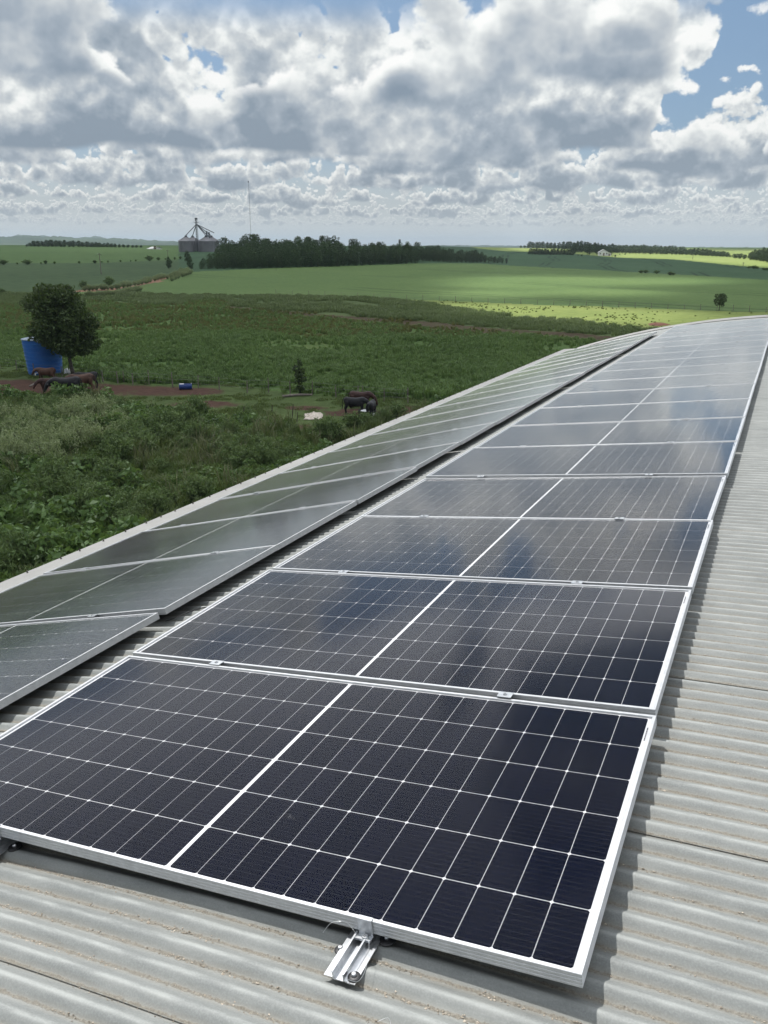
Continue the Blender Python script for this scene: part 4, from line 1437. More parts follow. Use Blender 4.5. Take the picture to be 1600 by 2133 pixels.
for i in range(84):
    f_ = i / 84
    px_ = 178 + 222 * f_ + rv.uniform(-4, 4)
    base = np.interp(px_, [178, 240, 300, 340, 400], [612, 609, 598, 587, 565]) + (5 if i % 2 else -6) * (1 if px_ < 345 else 0.4)
    if 296 < px_ < 356 and i % 2:
        continue
    q = G(px_, base + (3 if i % 2 else 0))
    shrub(SH[rv.randrange(3)], q, px_size(q, rv.uniform(9, 16)) / 1.5, 'grey-green hedge shrub with pale tips beside the dirt road', hd_g, 0.9)
for px_, py_, hp, lb in ((175, 604, 19, 'dark round bush at the left end of the dirt road hedge'), (228, 596, 20, 'broad dark bush behind the dirt road hedge'), (130, 608, 14, 'low dark bush left of the dirt road'), (5, 613, 12, 'low bush at the left edge by the pasture'),
                         (88, 608, 10, 'low bush behind the crown of the big tree')):
    q = G(px_, py_)
    shrub(SH[3], q, px_size(q, hp) / 1.5, lb, None, 0.9)
hp_g = 'bushes on the border line of the left pasture'
for px_, w_, hp in ((57, 3.4, 9), (8, 3.2, 10), (36, 1.4, 4), (95, 1.2, 8), (86, 1.2, 4), (114, 0.6, 5), (165, 1.3, 5), (198, 2.4, 6), (212, 1.6, 4), (225, 1.2, 4), (251, 1.8, 4), (283, 1.0, 4), (272, 1.2, 3), (312, 2.8, 10), (330, 2.0, 6), (364, 1.6, 5), (376, 1.2, 6), (345, 1.2, 4)):
    q = G(px_, np.interp(px_, [0, 200, 380], [551.5, 548.5, 540]))
    s_ = px_size(q, hp) / 1.5
    o = shrub(SH[3 + rv.randrange(2)], q, s_, 'dark bush on the border line across the left pasture', hp_g)
    o.scale = (s_ * max(1, w_ * 0.6), s_ * max(1, w_ * 0.6), s_)
for px_, py_ in ((1335, 566), (1345, 566), (1368, 567), (1396, 570), (1402, 570), (1560, 556), (1570, 557), (1577, 557), (1592, 560), (1598, 560)):
    q = G(px_, py_ + 3)
    o = shrub(SH[3 + rv.randrange(2)], q, px_size(q, rv.uniform(4, 7)) / 1.5, 'small dark bush on the border of the far crop field', 'bushes bordering the far crop field')
    o.scale[0] *= 1.8; o.scale[1] *= 1.8
q = G(514, 882)
shrub(SH[4], q, px_size(q, 36) / 1.5, 'dark leafy bush around an old post at the paddock edge', None, 1.0)
q = G(700, 905)
for px_, py_, s_ in ((735, 893, 1.0), (760, 890, 0.9), (800, 878, 0.8), (826, 868, 0.9)):
    shrub(SH[3], G(px_, py_), s_, 'grass-like green shrub in front of the feeding cattle', 'shrubs in front of the feeding cattle', 0.7)
# the young tree in the paddock fence line
q = G(625, 822)
young = tree_mesh(301, px_size(q, 74), 0.15, px_size(q, 13), 13, 900, 0.17, 'oval', 0.03, 0.012, mat_l='leaf_tree', blob=0.55)
place_tree(young, 'young_tree', q, 1.0, 1.0, 'thin young dark tree in the paddock fence line', 'tree')

# ground cover ------------------------------------------------------------
def clump(seed, kind):
    rng = np.random.default_rng(seed)
    if kind == 'weed':
        n = 190
        a, q = rng.uniform(0, 2 * PI, n), np.sqrt(rng.uniform(0, 1, n)) * 0.55
        z = (0.62 - 0.9 * q ** 2) * rng.uniform(0.35, 1.08, n)
        C = np.stack([q * np.cos(a), q * np.sin(a), z], 1)
        V, F = leaf_quads(C, 0.19, rng, 0.5, 0.45)
        return mesh('weed_clump', V, F, MAT['leaf_weed'])
    if kind == 'broad':
        n = 90
        a, q = rng.uniform(0, 2 * PI, n), np.sqrt(rng.uniform(0, 1, n)) * 0.42
        C = np.stack([q * np.cos(a), q * np.sin(a), (0.95 - 1.1 * q ** 2) * rng.uniform(0.4, 1.05, n)], 1)
        V, F = leaf_quads(C, 0.23, rng, 0.1, 0.55, np.stack([np.cos(a), np.sin(a), 0 * a], 1) * 0.9)
        return mesh('broad_clump', V, F, MAT['leaf_broad'])
    nb, hgt, wid, rad, mt = {'stalk': (16, 1.25, 0.03, 0.30, 'stalk'), 'grass': (70, 0.62, 0.018, 0.22, 'blade'), 'corn': (34, 0.80, 0.06, 0.30, 'corn'), 'dry': (34, 0.70, 0.055, 0.30, 'corn_dry'), 'tall': (44, 0.72, 0.05, 0.55, 'pale_grass'), 'tuft': (30, 0.42, 0.05, 0.26, 'tuft'), 'sward': (60, 0.14, 0.02, 0.35, 'blade')}[kind]
    V, F = [], []
    for i in range(nb):
        a, q = rng.uniform(0, 2 * PI), rad * math.sqrt(rng.uniform())
        x, y = q * math.cos(a), q * math.sin(a)
        b = rng.uniform(0, 2 * PI)
        h = hgt * rng.uniform(0.55, 1.15)
        bend = h * rng.uniform(0.15, 0.6)
        dx_, dy_ = math.cos(b), math.sin(b)
        px2, py2 = -dy_ * wid / 2, dx_ * wid / 2
        k0 = len(V)
        V += [(x - px2, y - py2, -0.03), (x + px2, y + py2, -0.03), (x + dx_ * bend * 0.35 + px2, y + dy_ * bend * 0.35 + py2, h * 0.65), (x + dx_ * bend * 0.35 - px2, y + dy_ * bend * 0.35 - py2, h * 0.65),
              (x + dx_ * bend, y + dy_ * bend, h * (0.98 - 0.25 * bend / h))]
        F += [(k0, k0 + 1, k0 + 2, k0 + 3), (k0 + 3, k0 + 2, k0 + 4)]
    return mesh(kind + '_clump', V, F, MAT[mt])


def cover(name, protos, P, scale, rng, zs=None):
    """One ground-cover object: clumps instanced on points."""
    col = bpy.data.collections.new(name + '_clumps')
    for m_ in protos:
        o = bpy.data.objects.new(m_.name, m_)
        col.objects.link(o)
    n = len(P)
    rot = np.zeros((n, 3)); rot[:, 2] = rng.uniform(0, 2 * PI, n)
    rot[:, 0] = rng.normal(0, 0.10, n); rot[:, 1] = rng.normal(0, 0.10, n)
    sc = np.repeat(scale[:, None], 3, 1)
    if zs is not None:
        sc[:, 2] *= zs
    me = mesh(name, P, np.zeros((0, 4), dtype=np.int32), None, attrs={'rot': ('POINT', 'FLOAT_VECTOR', rot), 'scl': ('POINT', 'FLOAT_VECTOR', sc), 'pick': ('POINT', 'INT', rng.integers(0, len(protos), n))})
    o = obj(name, me)
    ng = bpy.data.node_groups.new(name, 'GeometryNodeTree')
    ng.interface.new_socket('Geometry', in_out='INPUT', socket_type='NodeSocketGeometry')
    ng.interface.new_socket('Geometry', in_out='OUTPUT', socket_type='NodeSocketGeometry')
    a, b = ng.nodes.new('NodeGroupInput'), ng.nodes.new('NodeGroupOutput')
    ci = ng.nodes.new('GeometryNodeCollectionInfo')
    ci.inputs['Collection'].default_value = col
    ci.inputs['Separate Children'].default_value = True
    ci.inputs['Reset Children'].default_value = True
    ip = ng.nodes.new('GeometryNodeInstanceOnPoints')
    ip.inputs['Pick Instance'].default_value = True

    def na_(nm, ty):
        q_ = ng.nodes.new('GeometryNodeInputNamedAttribute'); q_.data_type = ty
        q_.inputs['Name'].default_value = nm
        return q_.outputs['Attribute']
    e2r = ng.nodes.new('FunctionNodeEulerToRotation')
    ng.links.new(na_('rot', 'FLOAT_VECTOR'), e2r.inputs[0])
    ng.links.new(a.outputs[0], ip.inputs['Points'])
    ng.links.new(ci.outputs[0], ip.inputs['Instance'])
    ng.links.new(na_('pick', 'INT'), ip.inputs['Instance Index'])
    ng.links.new(e2r.outputs[0], ip.inputs['Rotation'])
    ng.links.new(na_('scl', 'FLOAT_VECTOR'), ip.inputs['Scale'])
    ng.links.new(ip.outputs[0], b.inputs[0])
    md = o.modifiers.new('clumps', 'NODES'); md.node_group = ng
    return tag(o, kind='stuff')


def scatter(r0, r1, a0, a1, density, zones, rng, keep=None):
    """Points on given fields between two distances and bearings, even per square metre."""
    area = 0.5 * math.radians(a1 - a0) * (r1 * r1 - r0 * r0)
    n = int(area * density)
    r = np.sqrt(rng.uniform(r0 * r0, r1 * r1, n)); a = np.radians(rng.uniform(a0, a1, n))
    x, y = _ca[0] + r * np.sin(a), _ca[1] + r * np.cos(a)
    ok = np.isin(zone_at(x, y), zones)
    ok &= ~((x > X_L - 0.6) & (x < X_R + 0.6) & (y > Y_NEAR - 0.8) & (y < y_end + 0.8))
    if keep is not None:
        ok &= keep(x, y, rng)
    x, y = x[ok], y[ok]
    return np.stack([x, y, ground(x, y)], 1)


weed = [clump(400 + i, 'weed') for i in range(4)]
broad = [clump(470 + i, 'broad') for i in range(3)]
stalk = [clump(480 + i, 'stalk') for i in range(3)]
grass = [clump(410 + i, 'grass') for i in range(3)]
corn = [clump(420 + i, 'corn') for i in range(4)]
dry = [clump(430 + i, 'dry') for i in range(3)]
tall = [clump(440 + i, 'tall') for i in range(3)]
tuft = [clump(450 + i, 'tuft') for i in range(3)]
sward = [clump(460 + i, 'sward') for i in range(3)]
rg5 = np.random.default_rng(77)
Pt = scatter(14, 72, -70, -8, 7.5, [0], rg5)
lum = fbm(Pt[:, 0], Pt[:, 1], 9.0, 40)
Pg = Pt[(lum < 0.25) & (rg5.random(len(Pt)) < 0.35)]
Pt = Pt[(lum > -0.75)]
lum = fbm(Pt[:, 0], Pt[:, 1], 9.0, 40)
cover('undergrowth', weed, Pt, np.clip(0.72 + 0.62 * lum, 0.25, 1.9) * rg5.uniform(0.75, 1.35, len(Pt)), rg5)
Pb = Pt[(fbm(Pt[:, 0], Pt[:, 1], 7.0, 45) + rg5.normal(0, 0.25, len(Pt)) > 0.40) & (rg5.random(len(Pt)) < 0.28)]
cover('broadleaf_weeds', broad, Pb, rg5.uniform(0.6, 1.5, len(Pb)), rg5)
Pd = Pt[(fbm(Pt[:, 0], Pt[:, 1], 6.0, 47) + rg5.normal(0, 0.25, len(Pt)) > 0.5) & (rg5.random(len(Pt)) < 0.12)]
cover('dry_stalks', stalk, Pd, rg5.uniform(0.7, 1.5, len(Pd)), rg5)
cover('tall_grass', grass, Pg, rg5.uniform(0.8, 1.5, len(Pg)), rg5)
Pp = scatter(45, 100, -70, -10, 4.5, [1], rg5, lambda x, y, g: (fbm(x, y, 4.0, 50) + g.normal(0, 0.4, len(x)) > 0.0))
# keep the trodden soil bare
ppx, ppy, _ = project(Pp)
bare = np.zeros(len(Pp))
for (cx_, cy_, rx_, ry_) in ((150, 812, 300, 17), (20, 800, 130, 12), (360, 815, 160, 13), (760, 862, 110, 14), (560, 888, 120, 10), (430, 842, 110, 9)):
    bare = np.maximum(bare, 1.2 - ((ppx - cx_) / rx_) ** 2 - ((ppy - cy_) / ry_) ** 2)
Pp = Pp[bare < 0.15]
cover('paddock_grass', sward, Pp, rg5.uniform(0.7, 1.5, len(Pp)), rg5)
Pc = scatter(62, 205, -70, -6, 4.6, [2], rg5, lambda x, y, g: (fbm(x, y, 8.0, 60) + g.normal(0, 0.4, len(x)) > -0.55) & (g.random(len(x)) < np.clip(1.35 - np.hypot(x - _ca[0], y - _ca[1]) / 240, 0.35, 1)))
cpx, cpy, _ = project(Pc)
dryness = (cpy < 690 + 18 * vnoise(Pc[:, 0], Pc[:, 1], 14, 3)) & (rg5.random(len(Pc)) < 0.75)
cz_ = (0.74 + 0.22 * fbm(Pc[:, 0], Pc[:, 1], 11.0, 61)) * rg5.uniform(0.75, 1.25, len(Pc))
cover('crop_plants', corn, Pc[~dryness], cz_[~dryness], rg5)
cover('yellowing_crop', dry, Pc[dryness], cz_[dryness] * 0.8, rg5)
Ps = scatter(90, 230, -50, -4, 1.1, [3], rg5, lambda x, y, g: fbm(x, y, 7.0, 65) > 0.15)
cover('sparse_weeds', dry, Ps, rg5.uniform(0.4, 0.8, len(Ps)), rg5)
Pl = scatter(110, 260, -70, -3, 1.5, [4], rg5, lambda x, y, g: fbm(x, y, 14.0, 70) > -0.6)
cover('seeding_grass', tall, Pl, (0.9 + 0.3 * fbm(Pl[:, 0], Pl[:, 1], 12.0, 71)) * rg5.uniform(0.7, 1.3, len(Pl)), rg5)
Pf = scatter(110, 260, -30, 4, 0.5, [5], rg5, lambda x, y, g: fbm(x, y, 9.0, 80) + g.normal(0, 0.5, len(x)) > 0.05)
cover('pasture_tufts', tuft, Pf, rg5.uniform(0.3, 0.8, len(Pf)), rg5, rg5.uniform(0.6, 1.0, len(Pf)))

# ------------------------------------------------------------------ farm buildings, masts and fences
MAT['silo'] = simple('galvanised_silo', (0.12, 0.12, 0.13), (0.18, 0.18, 0.19), 0.3, 0.5, 0.2)
MAT['silo_roof'] = simple('silo_roof_sheet', (0.14, 0.14, 0.15), (0.19, 0.19, 0.20), 0.3, 0.5, 0.2)
MAT['dark_steel'] = simple('dark_painted_steel', (0.05, 0.06, 0.07), (0.08, 0.09, 0.10), 0.5, 0.6, 0.2)
MAT['white_wall'] = simple('white_painted_wall', (0.62, 0.62, 0.60), (0.74, 0.74, 0.72), 0.5, 0.8)
MAT['pale_roof'] = simple('pale_roof', (0.55, 0.55, 0.53), (0.68, 0.68, 0.66), 0.3, 0.6)
MAT['window'] = simple('dark_window_glass', (0.02, 0.025, 0.03), (0.035, 0.04, 0.05), 0.5, 0.1)
MAT['door'] = simple('brown_door', (0.10, 0.06, 0.04), (0.14, 0.09, 0.06), 0.7, 0.6)

RS = 620.0
mpp = RS / FOC


def zrow(row_, r):
    return CAM[2] + (507 - row_) * DPP * r


def make_silo(loc, rad, eave, peak, label):
    s = empty('grain_silo', loc)
    tag(s, label, 'silo', 'grain silos')
    g = MB()
    prof = []
    nring = 14
    for i in range(nring):
        z0, z1 = eave * i / nring, eave * (i + 1) / nring
        prof += [(rad, z0 - (0.6 if i == 0 else 0)), (rad, z1 - 0.10), (rad - 0.06, z1 - 0.05)]
    prof.append((rad, eave))
    g.lathe(prof, 36)
    g.obj('silo_wall', MAT['silo'], s)
    r = MB()
    V, F = [], []
    n = 36
    for k in range(n):
        a = 2 * PI * k / n
        rr_ = rad + 0.25
        V.append((rr_ * math.cos(a), rr_ * math.sin(a), eave + 0.02))
        V.append((0.9 * math.cos(a), 0.9 * math.sin(a), peak + (0.0 if k % 2 else 0.08)))
    for k in range(n):
        j = (k + 1) % n
        F.append((2 * k, 2 * j, 2 * j + 1, 2 * k + 1))
    r.raw(V, F)
    for k in range(0, n, 2):
        a = 2 * PI * k / n
        r.tube([((rad + 0.2) * math.cos(a), (rad + 0.2) * math.sin(a), eave + 0.10), (0.9 * math.cos(a), 0.9 * math.sin(a), peak + 0.10)], 0.07, 4)
    r.obj('silo_roof', MAT['silo_roof'], s)
    MB().lathe([(0.9, peak - 0.1), (0.9, peak + 0.7), (1.1, peak + 0.75), (0.2, peak + 1.2), (0.0, peak + 1.2)], 14).obj('vent_cap', MAT['dark_steel'], s)
    l = MB()
    for dx_ in (-0.25, 0.25):
        l.tube([(dx_, -rad - 0.18, 0), (dx_, -rad - 0.18, eave)], 0.04, 4)
    for k in range(int(eave / 0.5)):
        l.tube([(-0.25, -rad - 0.18, 0.3 + k * 0.5), (0.25, -rad - 0.18, 0.3 + k * 0.5)], 0.03, 4)
    l.obj('ladder', MAT['dark_steel'], s)
    return s


eave_z, peak_z = zrow(502.5, RS), zrow(494, RS)
peaks = []
for px_, r_, lb in ((389, RS, 'leftmost grain silo with a conical roof'), (403, RS + 17, 'grain silo behind the leftmost one'), (430.5, RS, 'front right grain silo left of the grove'), (442, RS + 17, 'rear right grain silo half hidden by the grove')):
    q = at(px_, r_)
    base = float(q.z)
    make_silo((q.x, q.y, base), mpp * 15.0, eave_z - base, peak_z - base, lb)
    peaks.append(Vector((q.x, q.y, peak_z + 1.0)))
q = at(412.5, RS + 4)
tw = empty('grain_elevator', q)
tag(tw, 'tall steel elevator tower with slanting spouts between the grain silos', 'elevator tower')
top = zrow(455, RS) - q.z
m_b = MB()
for a, b in ((-0.45, -0.45), (0.45, -0.45), (-0.45, 0.45), (0.45, 0.45)):
    m_b.tube([(a, b, 0), (a, b, top - 1.2)], 0.16, 4)
for k in range(int(top / 1.5)):
    z = 0.4 + 1.5 * k
    m_b.tube([(-0.45, -0.45, z), (0.45, -0.45, z + 1.2)], 0.09, 4)
    m_b.tube([(0.45, -0.45, z), (-0.45, -0.45, z + 1.2)], 0.09, 4)
    m_b.tube([(-0.45, 0.45, z), (-0.45, -0.45, z + 1.2)], 0.09, 4)
m_b.obj('lattice_tower', MAT['dark_steel'], tw)
MB().box(-0.7, 0.7, -0.6, 0.6, top - 1.2, top).obj('elevator_head', MAT['dark_steel'], tw)
pf = MB().box(-1.3, 1.3, -1.1, 1.1, top - 3.2, top - 3.0)
for a in (-1.3, 1.3):
    for b in (-1.1, 1.1):
        pf.tube([(a, b, top - 3.0), (a, b, top - 2.0)], 0.05, 4)
pf.tube([(-1.3, -1.1, top - 2.0), (1.3, -1.1, top - 2.0)], 0.05, 4)
pf.obj('platform', MAT['dark_steel'], tw)
tl = Vector(q)
targets = peaks + [(peaks[2] + peaks[3]) / 2 + Vector((0, 0, -0.6)), peaks[3] + Vector((2.5, 0, 2.0))]
for k, t in enumerate(targets):
    MB().tube([(0, 0, top - 4.2), tuple(t - tl)], 0.26, 6).obj('spout', MAT['dark_steel'], tw)
MB().tube([(-0.9, -0.4, top * 0.40), (-3.0, -1.0, 1.0)], 0.35, 6).obj('discharge_pipe', MAT['silo'], tw)
q2 = at(435, RS + 8)
dt_ = empty('dust_filter', (q2.x, q2.y, peak_z - 0.6))
tag(dt_, 'short twin stack on the roofs of the right grain silos', 'stack')
for dx_, h_ in ((-0.9, 4.4), (1.0, 3.6)):
    MB().lathe([(0.55, 0), (0.55, h_), (0.7, h_ + 0.05), (0.0, h_ + 0.5)], 10, cx=dx_).obj('stack_pipe', MAT['dark_steel'], dt_)

# guyed mast behind the grove
q = at(524, 640)
ms = empty('radio_mast', q)
tag(ms, 'very thin tall radio mast rising behind the grove', 'mast')
top = zrow(380, 640) - q.z
g = MB()
for a in range(3):
    w = 2 * PI * a / 3
    g.tube([(0.2 * math.cos(w), 0.2 * math.sin(w), 0), (0.2 * math.cos(w), 0.2 * math.sin(w), top)], 0.035, 4)
for k in range(int(top / 0.9)):
    a0, a1 = 2 * PI * (k % 3) / 3, 2 * PI * ((k + 1) % 3) / 3
    g.tube([(0.2 * math.cos(a0), 0.2 * math.sin(a0), 0.9 * k), (0.2 * math.cos(a1), 0.2 * math.sin(a1), 0.9 * k + 0.9)], 0.018, 3)
g.obj('lattice', MAT['dark_steel'], ms)
hz = zrow(443, 640) - q.z
MB().lathe([(0.05, -0.3), (0.5, -0.12), (0.62, 0.0), (0.45, 0.05), (0.0, 0.05)], 14, cx=0.7, cy=-0.3).obj('dish', MAT['white_wall'], ms).location = (0, 0, hz)
MB().box(-0.45, 0.1, -0.25, 0.25, top - 1.3, top - 0.5).obj('antenna', MAT['dark_steel'], ms)

# small water tower showing over the grove
q = at(832.5, 620)
wt_ = empty('water_tower', q)
tag(wt_, 'tiny water tower head showing above the right half of the grove', 'water tower')
tz = zrow(498, 620) - q.z
MB().lathe([(0.35, 0), (0.35, tz - 2.4), (0.8, tz - 2.2), (0.8, tz), (0.0, tz + 0.3)], 12).obj('tank', MAT['silo'], wt_)

# buildings
def house(name, loc, rz, w, d, h, rise, label, wins, mat_w='white_wall', mat_r='pale_roof'):
    b = empty(name, loc, rz)
    tag(b, label, name.split('_')[-1])
    w_ = MB().extrude([(-w / 2, -0.5), (w / 2, -0.5), (w / 2, h), (0, h + rise - 0.12), (-w / 2, h)], -d / 2, d / 2)
    w_.obj('wall', MAT[mat_w], b)
    for s in (-1, 1):
        MB().extrude([(s * 0.0, h + rise), (s * (w / 2 + 0.5), h - 0.12 - 0.2), (s * (w / 2 + 0.5), h - 0.2), (s * 0.0, h + rise + 0.12)], -d / 2 - 0.4, d / 2 + 0.4).obj('roof', MAT[mat_r], b)
    for (x, z, ww, wh, nm) in wins:
        f = MB().box(x - ww / 2, x + ww / 2, -d / 2 - 0.06, -d / 2 - 0.003, z, z + wh).obj(nm, MAT['white_wall' if nm == 'window' else 'door'], b)
        if nm == 'window':
            MB().box(x - ww / 2 + 0.1, x + ww / 2 - 0.1, -d / 2 - 0.08, -d / 2 - 0.063, z + 0.1, z + wh - 0.1).obj('pane', MAT['window'], f)
    return b


def facing(q):
    return math.atan2(q.x - CAM[0], -(q.y - CAM[1])) + PI if False else -math.atan2(q.x - CAM[0], q.y - CAM[1])


q = at(1257, 690)
house('farm_house', q, facing(q) + 0.12, px_size(q, 19), 6.5, 2.6, 2.0, 'white farmhouse with a pale roof among trees on the far field',
      [(-2.4, 1.0, 1.0, 1.1, 'window'), (2.3, 1.0, 1.0, 1.1, 'window'), (0.2, 0.0, 1.0, 2.1, 'door')])
hb = house('porch_shed', at(1270, 680), facing(q), 2.6, 3.0, 1.8, 0.7, 'tiny white shed right of the farmhouse', [(0, 0.0, 0.9, 1.6, 'door')])
q = at(322, 700)
house('white_shed', q, facing(q) + 0.5, px_size(q, 23), 7.0, zrow(517.5, 700) - q.z, zrow(514.2, 700) - zrow(517.5, 700), 'low white shed on the left crest beside the silos', [(-1.5, 0.0, 2.0, 2.2, 'door'), (2.2, 0.9, 1.2, 1.0, 'window')])
q = at(1545.5, 900)
house('far_shed', q, facing(q) + 1.4, 6.5, px_size(q, 11), zrow(538, 900) - q.z + 2.6, 1.2, 'tiny white shed between the dark trees on the right horizon', [])

# power poles
def pole(px_, py0, py1, label, rr=0.14):
    q = G(px_, py0)
    h = px_size(q, py0 - py1)
    p = empty('power_pole', q, facing(q))
    tag(p, label, 'pole', 'wooden power poles')
    MB().tube([(0, 0, -0.5), (0, 0, h)], [rr, rr * 0.7], 8).obj('post', MAT['wood'], p)
    MB().box(-0.75, 0.75, -0.06, 0.06, h - 0.55, h - 0.43).obj('crossarm', MAT['wood'], p)
    for x in (-0.6, 0.6):
        MB().lathe([(0.05, h - 0.43), (0.06, h - 0.36), (0.03, h - 0.28), (0.0, h - 0.27)], 8, cx=x).obj('insulator', MAT['white_wall'], p)


pole(211, 571, 529, 'leaning wooden power pole standing in the left pasture', 0.16)
pole(350, 541, 521, 'wooden power pole behind the small round roadside tree', 0.15)
pole(1443, 540, 531, 'small power pole on the lit field left of the tiny shed', 0.12)
pole(1548, 555, 546, 'small power pole on the lit field by the border bushes', 0.12)


# fences
def fence(name, label, posts, wires, hpost, rad, seed, mat_='wood', lean=0.06):
    r_ = random.Random(seed)
    P_ = [G(*p) for p in posts]
    f = empty(name, P_[0])
    tag(f, label, 'fence')
    o_ = P_[0]
    for p in P_:
        h_ = hpost * r_.uniform(0.85, 1.15)
        MB().tube([tuple(p - o_ - Vector((0, 0, 0.2))), tuple(p - o_ + Vector((r_.uniform(-lean, lean), r_.uniform(-lean, lean), h_)))], [rad * r_.uniform(0.8, 1.3), rad * 0.8], 6).obj('fence_post', MAT[mat_], f)
    for k in range(wires):
        z = hpost * (0.35 + 0.55 * k / max(1, wires - 1))
        MB().tube([tuple(p - o_ + Vector((0, 0, z))) for p in P_], 0.006, 4).obj('fence_wire', MAT['wire'], f)


fence('wire_fence', 'old wire fence with thin leaning posts between paddock and crop field',
      [(0, 768), (35, 772), (72, 783), (130, 786), (215, 796), (246, 799), (258, 796), (277, 803), (311, 801), (360, 807), (413, 809), (457, 812), (515, 818), (560, 818), (605, 822), (651, 822), (700, 828), (745, 832), (756, 832), (800, 836), (850, 840)], 3, 1.15, 0.05, 8)
fence('border_fence', 'far wire fence along the border of the soybean field',
      [(x, float(np.interp(x, [575, 640, 820, 1000, 1200, 1400, 1600], [612, 615, 623, 630, 637, 644, 651]))) for x in range(575, 1610, 34)], 2, 1.1, 0.06, 9)
for px_, py_, h_, lb in ((506, 882, 1.25, 'old wooden post beside the dark leafy bush'), (608, 873, 1.1, 'thin dark stake leaning on the paddock, the taller of two'), (618, 880, 0.75, 'thin dark stake leaning on the paddock, the shorter of two'),
                         (566, 860, 0.6, 'short dark stake in the middle of the paddock'), (575, 564, 1.4, 'short dark post before the eucalyptus grove')):
    q = G(px_, py_)
    o = MB().tube([(0, 0, -0.2), (0.28 * h_ * 0.5, 0, h_)], [0.045, 0.03], 6).obj('wooden_post', MAT['bark'])
    o.location = q
    tag(o, lb, 'post')

# ------------------------------------------------------------------ tank, troughs, cattle
MAT['tank'] = simple('blue_polyethylene', (0.010, 0.095, 0.36), (0.016, 0.125, 0.43), 0.7, 0.42)
MAT['tank_rim'] = simple('pale_tank_rim', (0.10, 0.16, 0.24), (0.34, 0.40, 0.44), 2.5, 0.6)
MAT['drum'] = simple('dark_blue_drum', (0.010, 0.035, 0.16), (0.014, 0.05, 0.21), 2.0, 0.4)
MAT['white_plastic'] = simple('white_plastic', (0.62, 0.63, 0.64), (0.74, 0.74, 0.74), 3.0, 0.5)
MAT['sack'] = simple('pale_woven_sack', (0.40, 0.34, 0.28), (0.62, 0.56, 0.48), 3.5, 0.85, bstr=0.4, bdist=0.03)
MAT['earth'] = simple('red_earth', (0.11, 0.040, 0.022), (0.17, 0.066, 0.036), 0.6, 0.95)


def hide(name, c1, c2, patch=None, cover_=0.5):
    m_, N, out = material(name)
    co = N.new('ShaderNodeTexCoord').outputs['Object']
    n = N.noise(co, 3.0, 3.0, 0.5)
    col = N.ramp(n, [(0.35, c1), (0.65, c2)])
    if patch:
        col = N.mix(N.step(N.noise(co, 1.6, 2.0, 0.5), cover_, cover_ + 0.04), col, patch)
    principled(N, out, col, 0.6, 0.0, 0.3, N.noise(co, 60.0, 2.0, 0.5), 0.2, 0.01)
    return m_


MAT['cow_black'] = hide('black_hide', (0.006, 0.006, 0.008), (0.012, 0.011, 0.013))
MAT['cow_brown'] = hide('brown_hide', (0.050, 0.022, 0.014), (0.085, 0.040, 0.024))
MAT['cow_red'] = hide('dark_red_hide', (0.026, 0.010, 0.008), (0.048, 0.018, 0.013))
MAT['cow_mixed'] = hide('brown_white_hide', (0.060, 0.028, 0.018), (0.085, 0.042, 0.026), (0.34, 0.30, 0.27), 0.62)


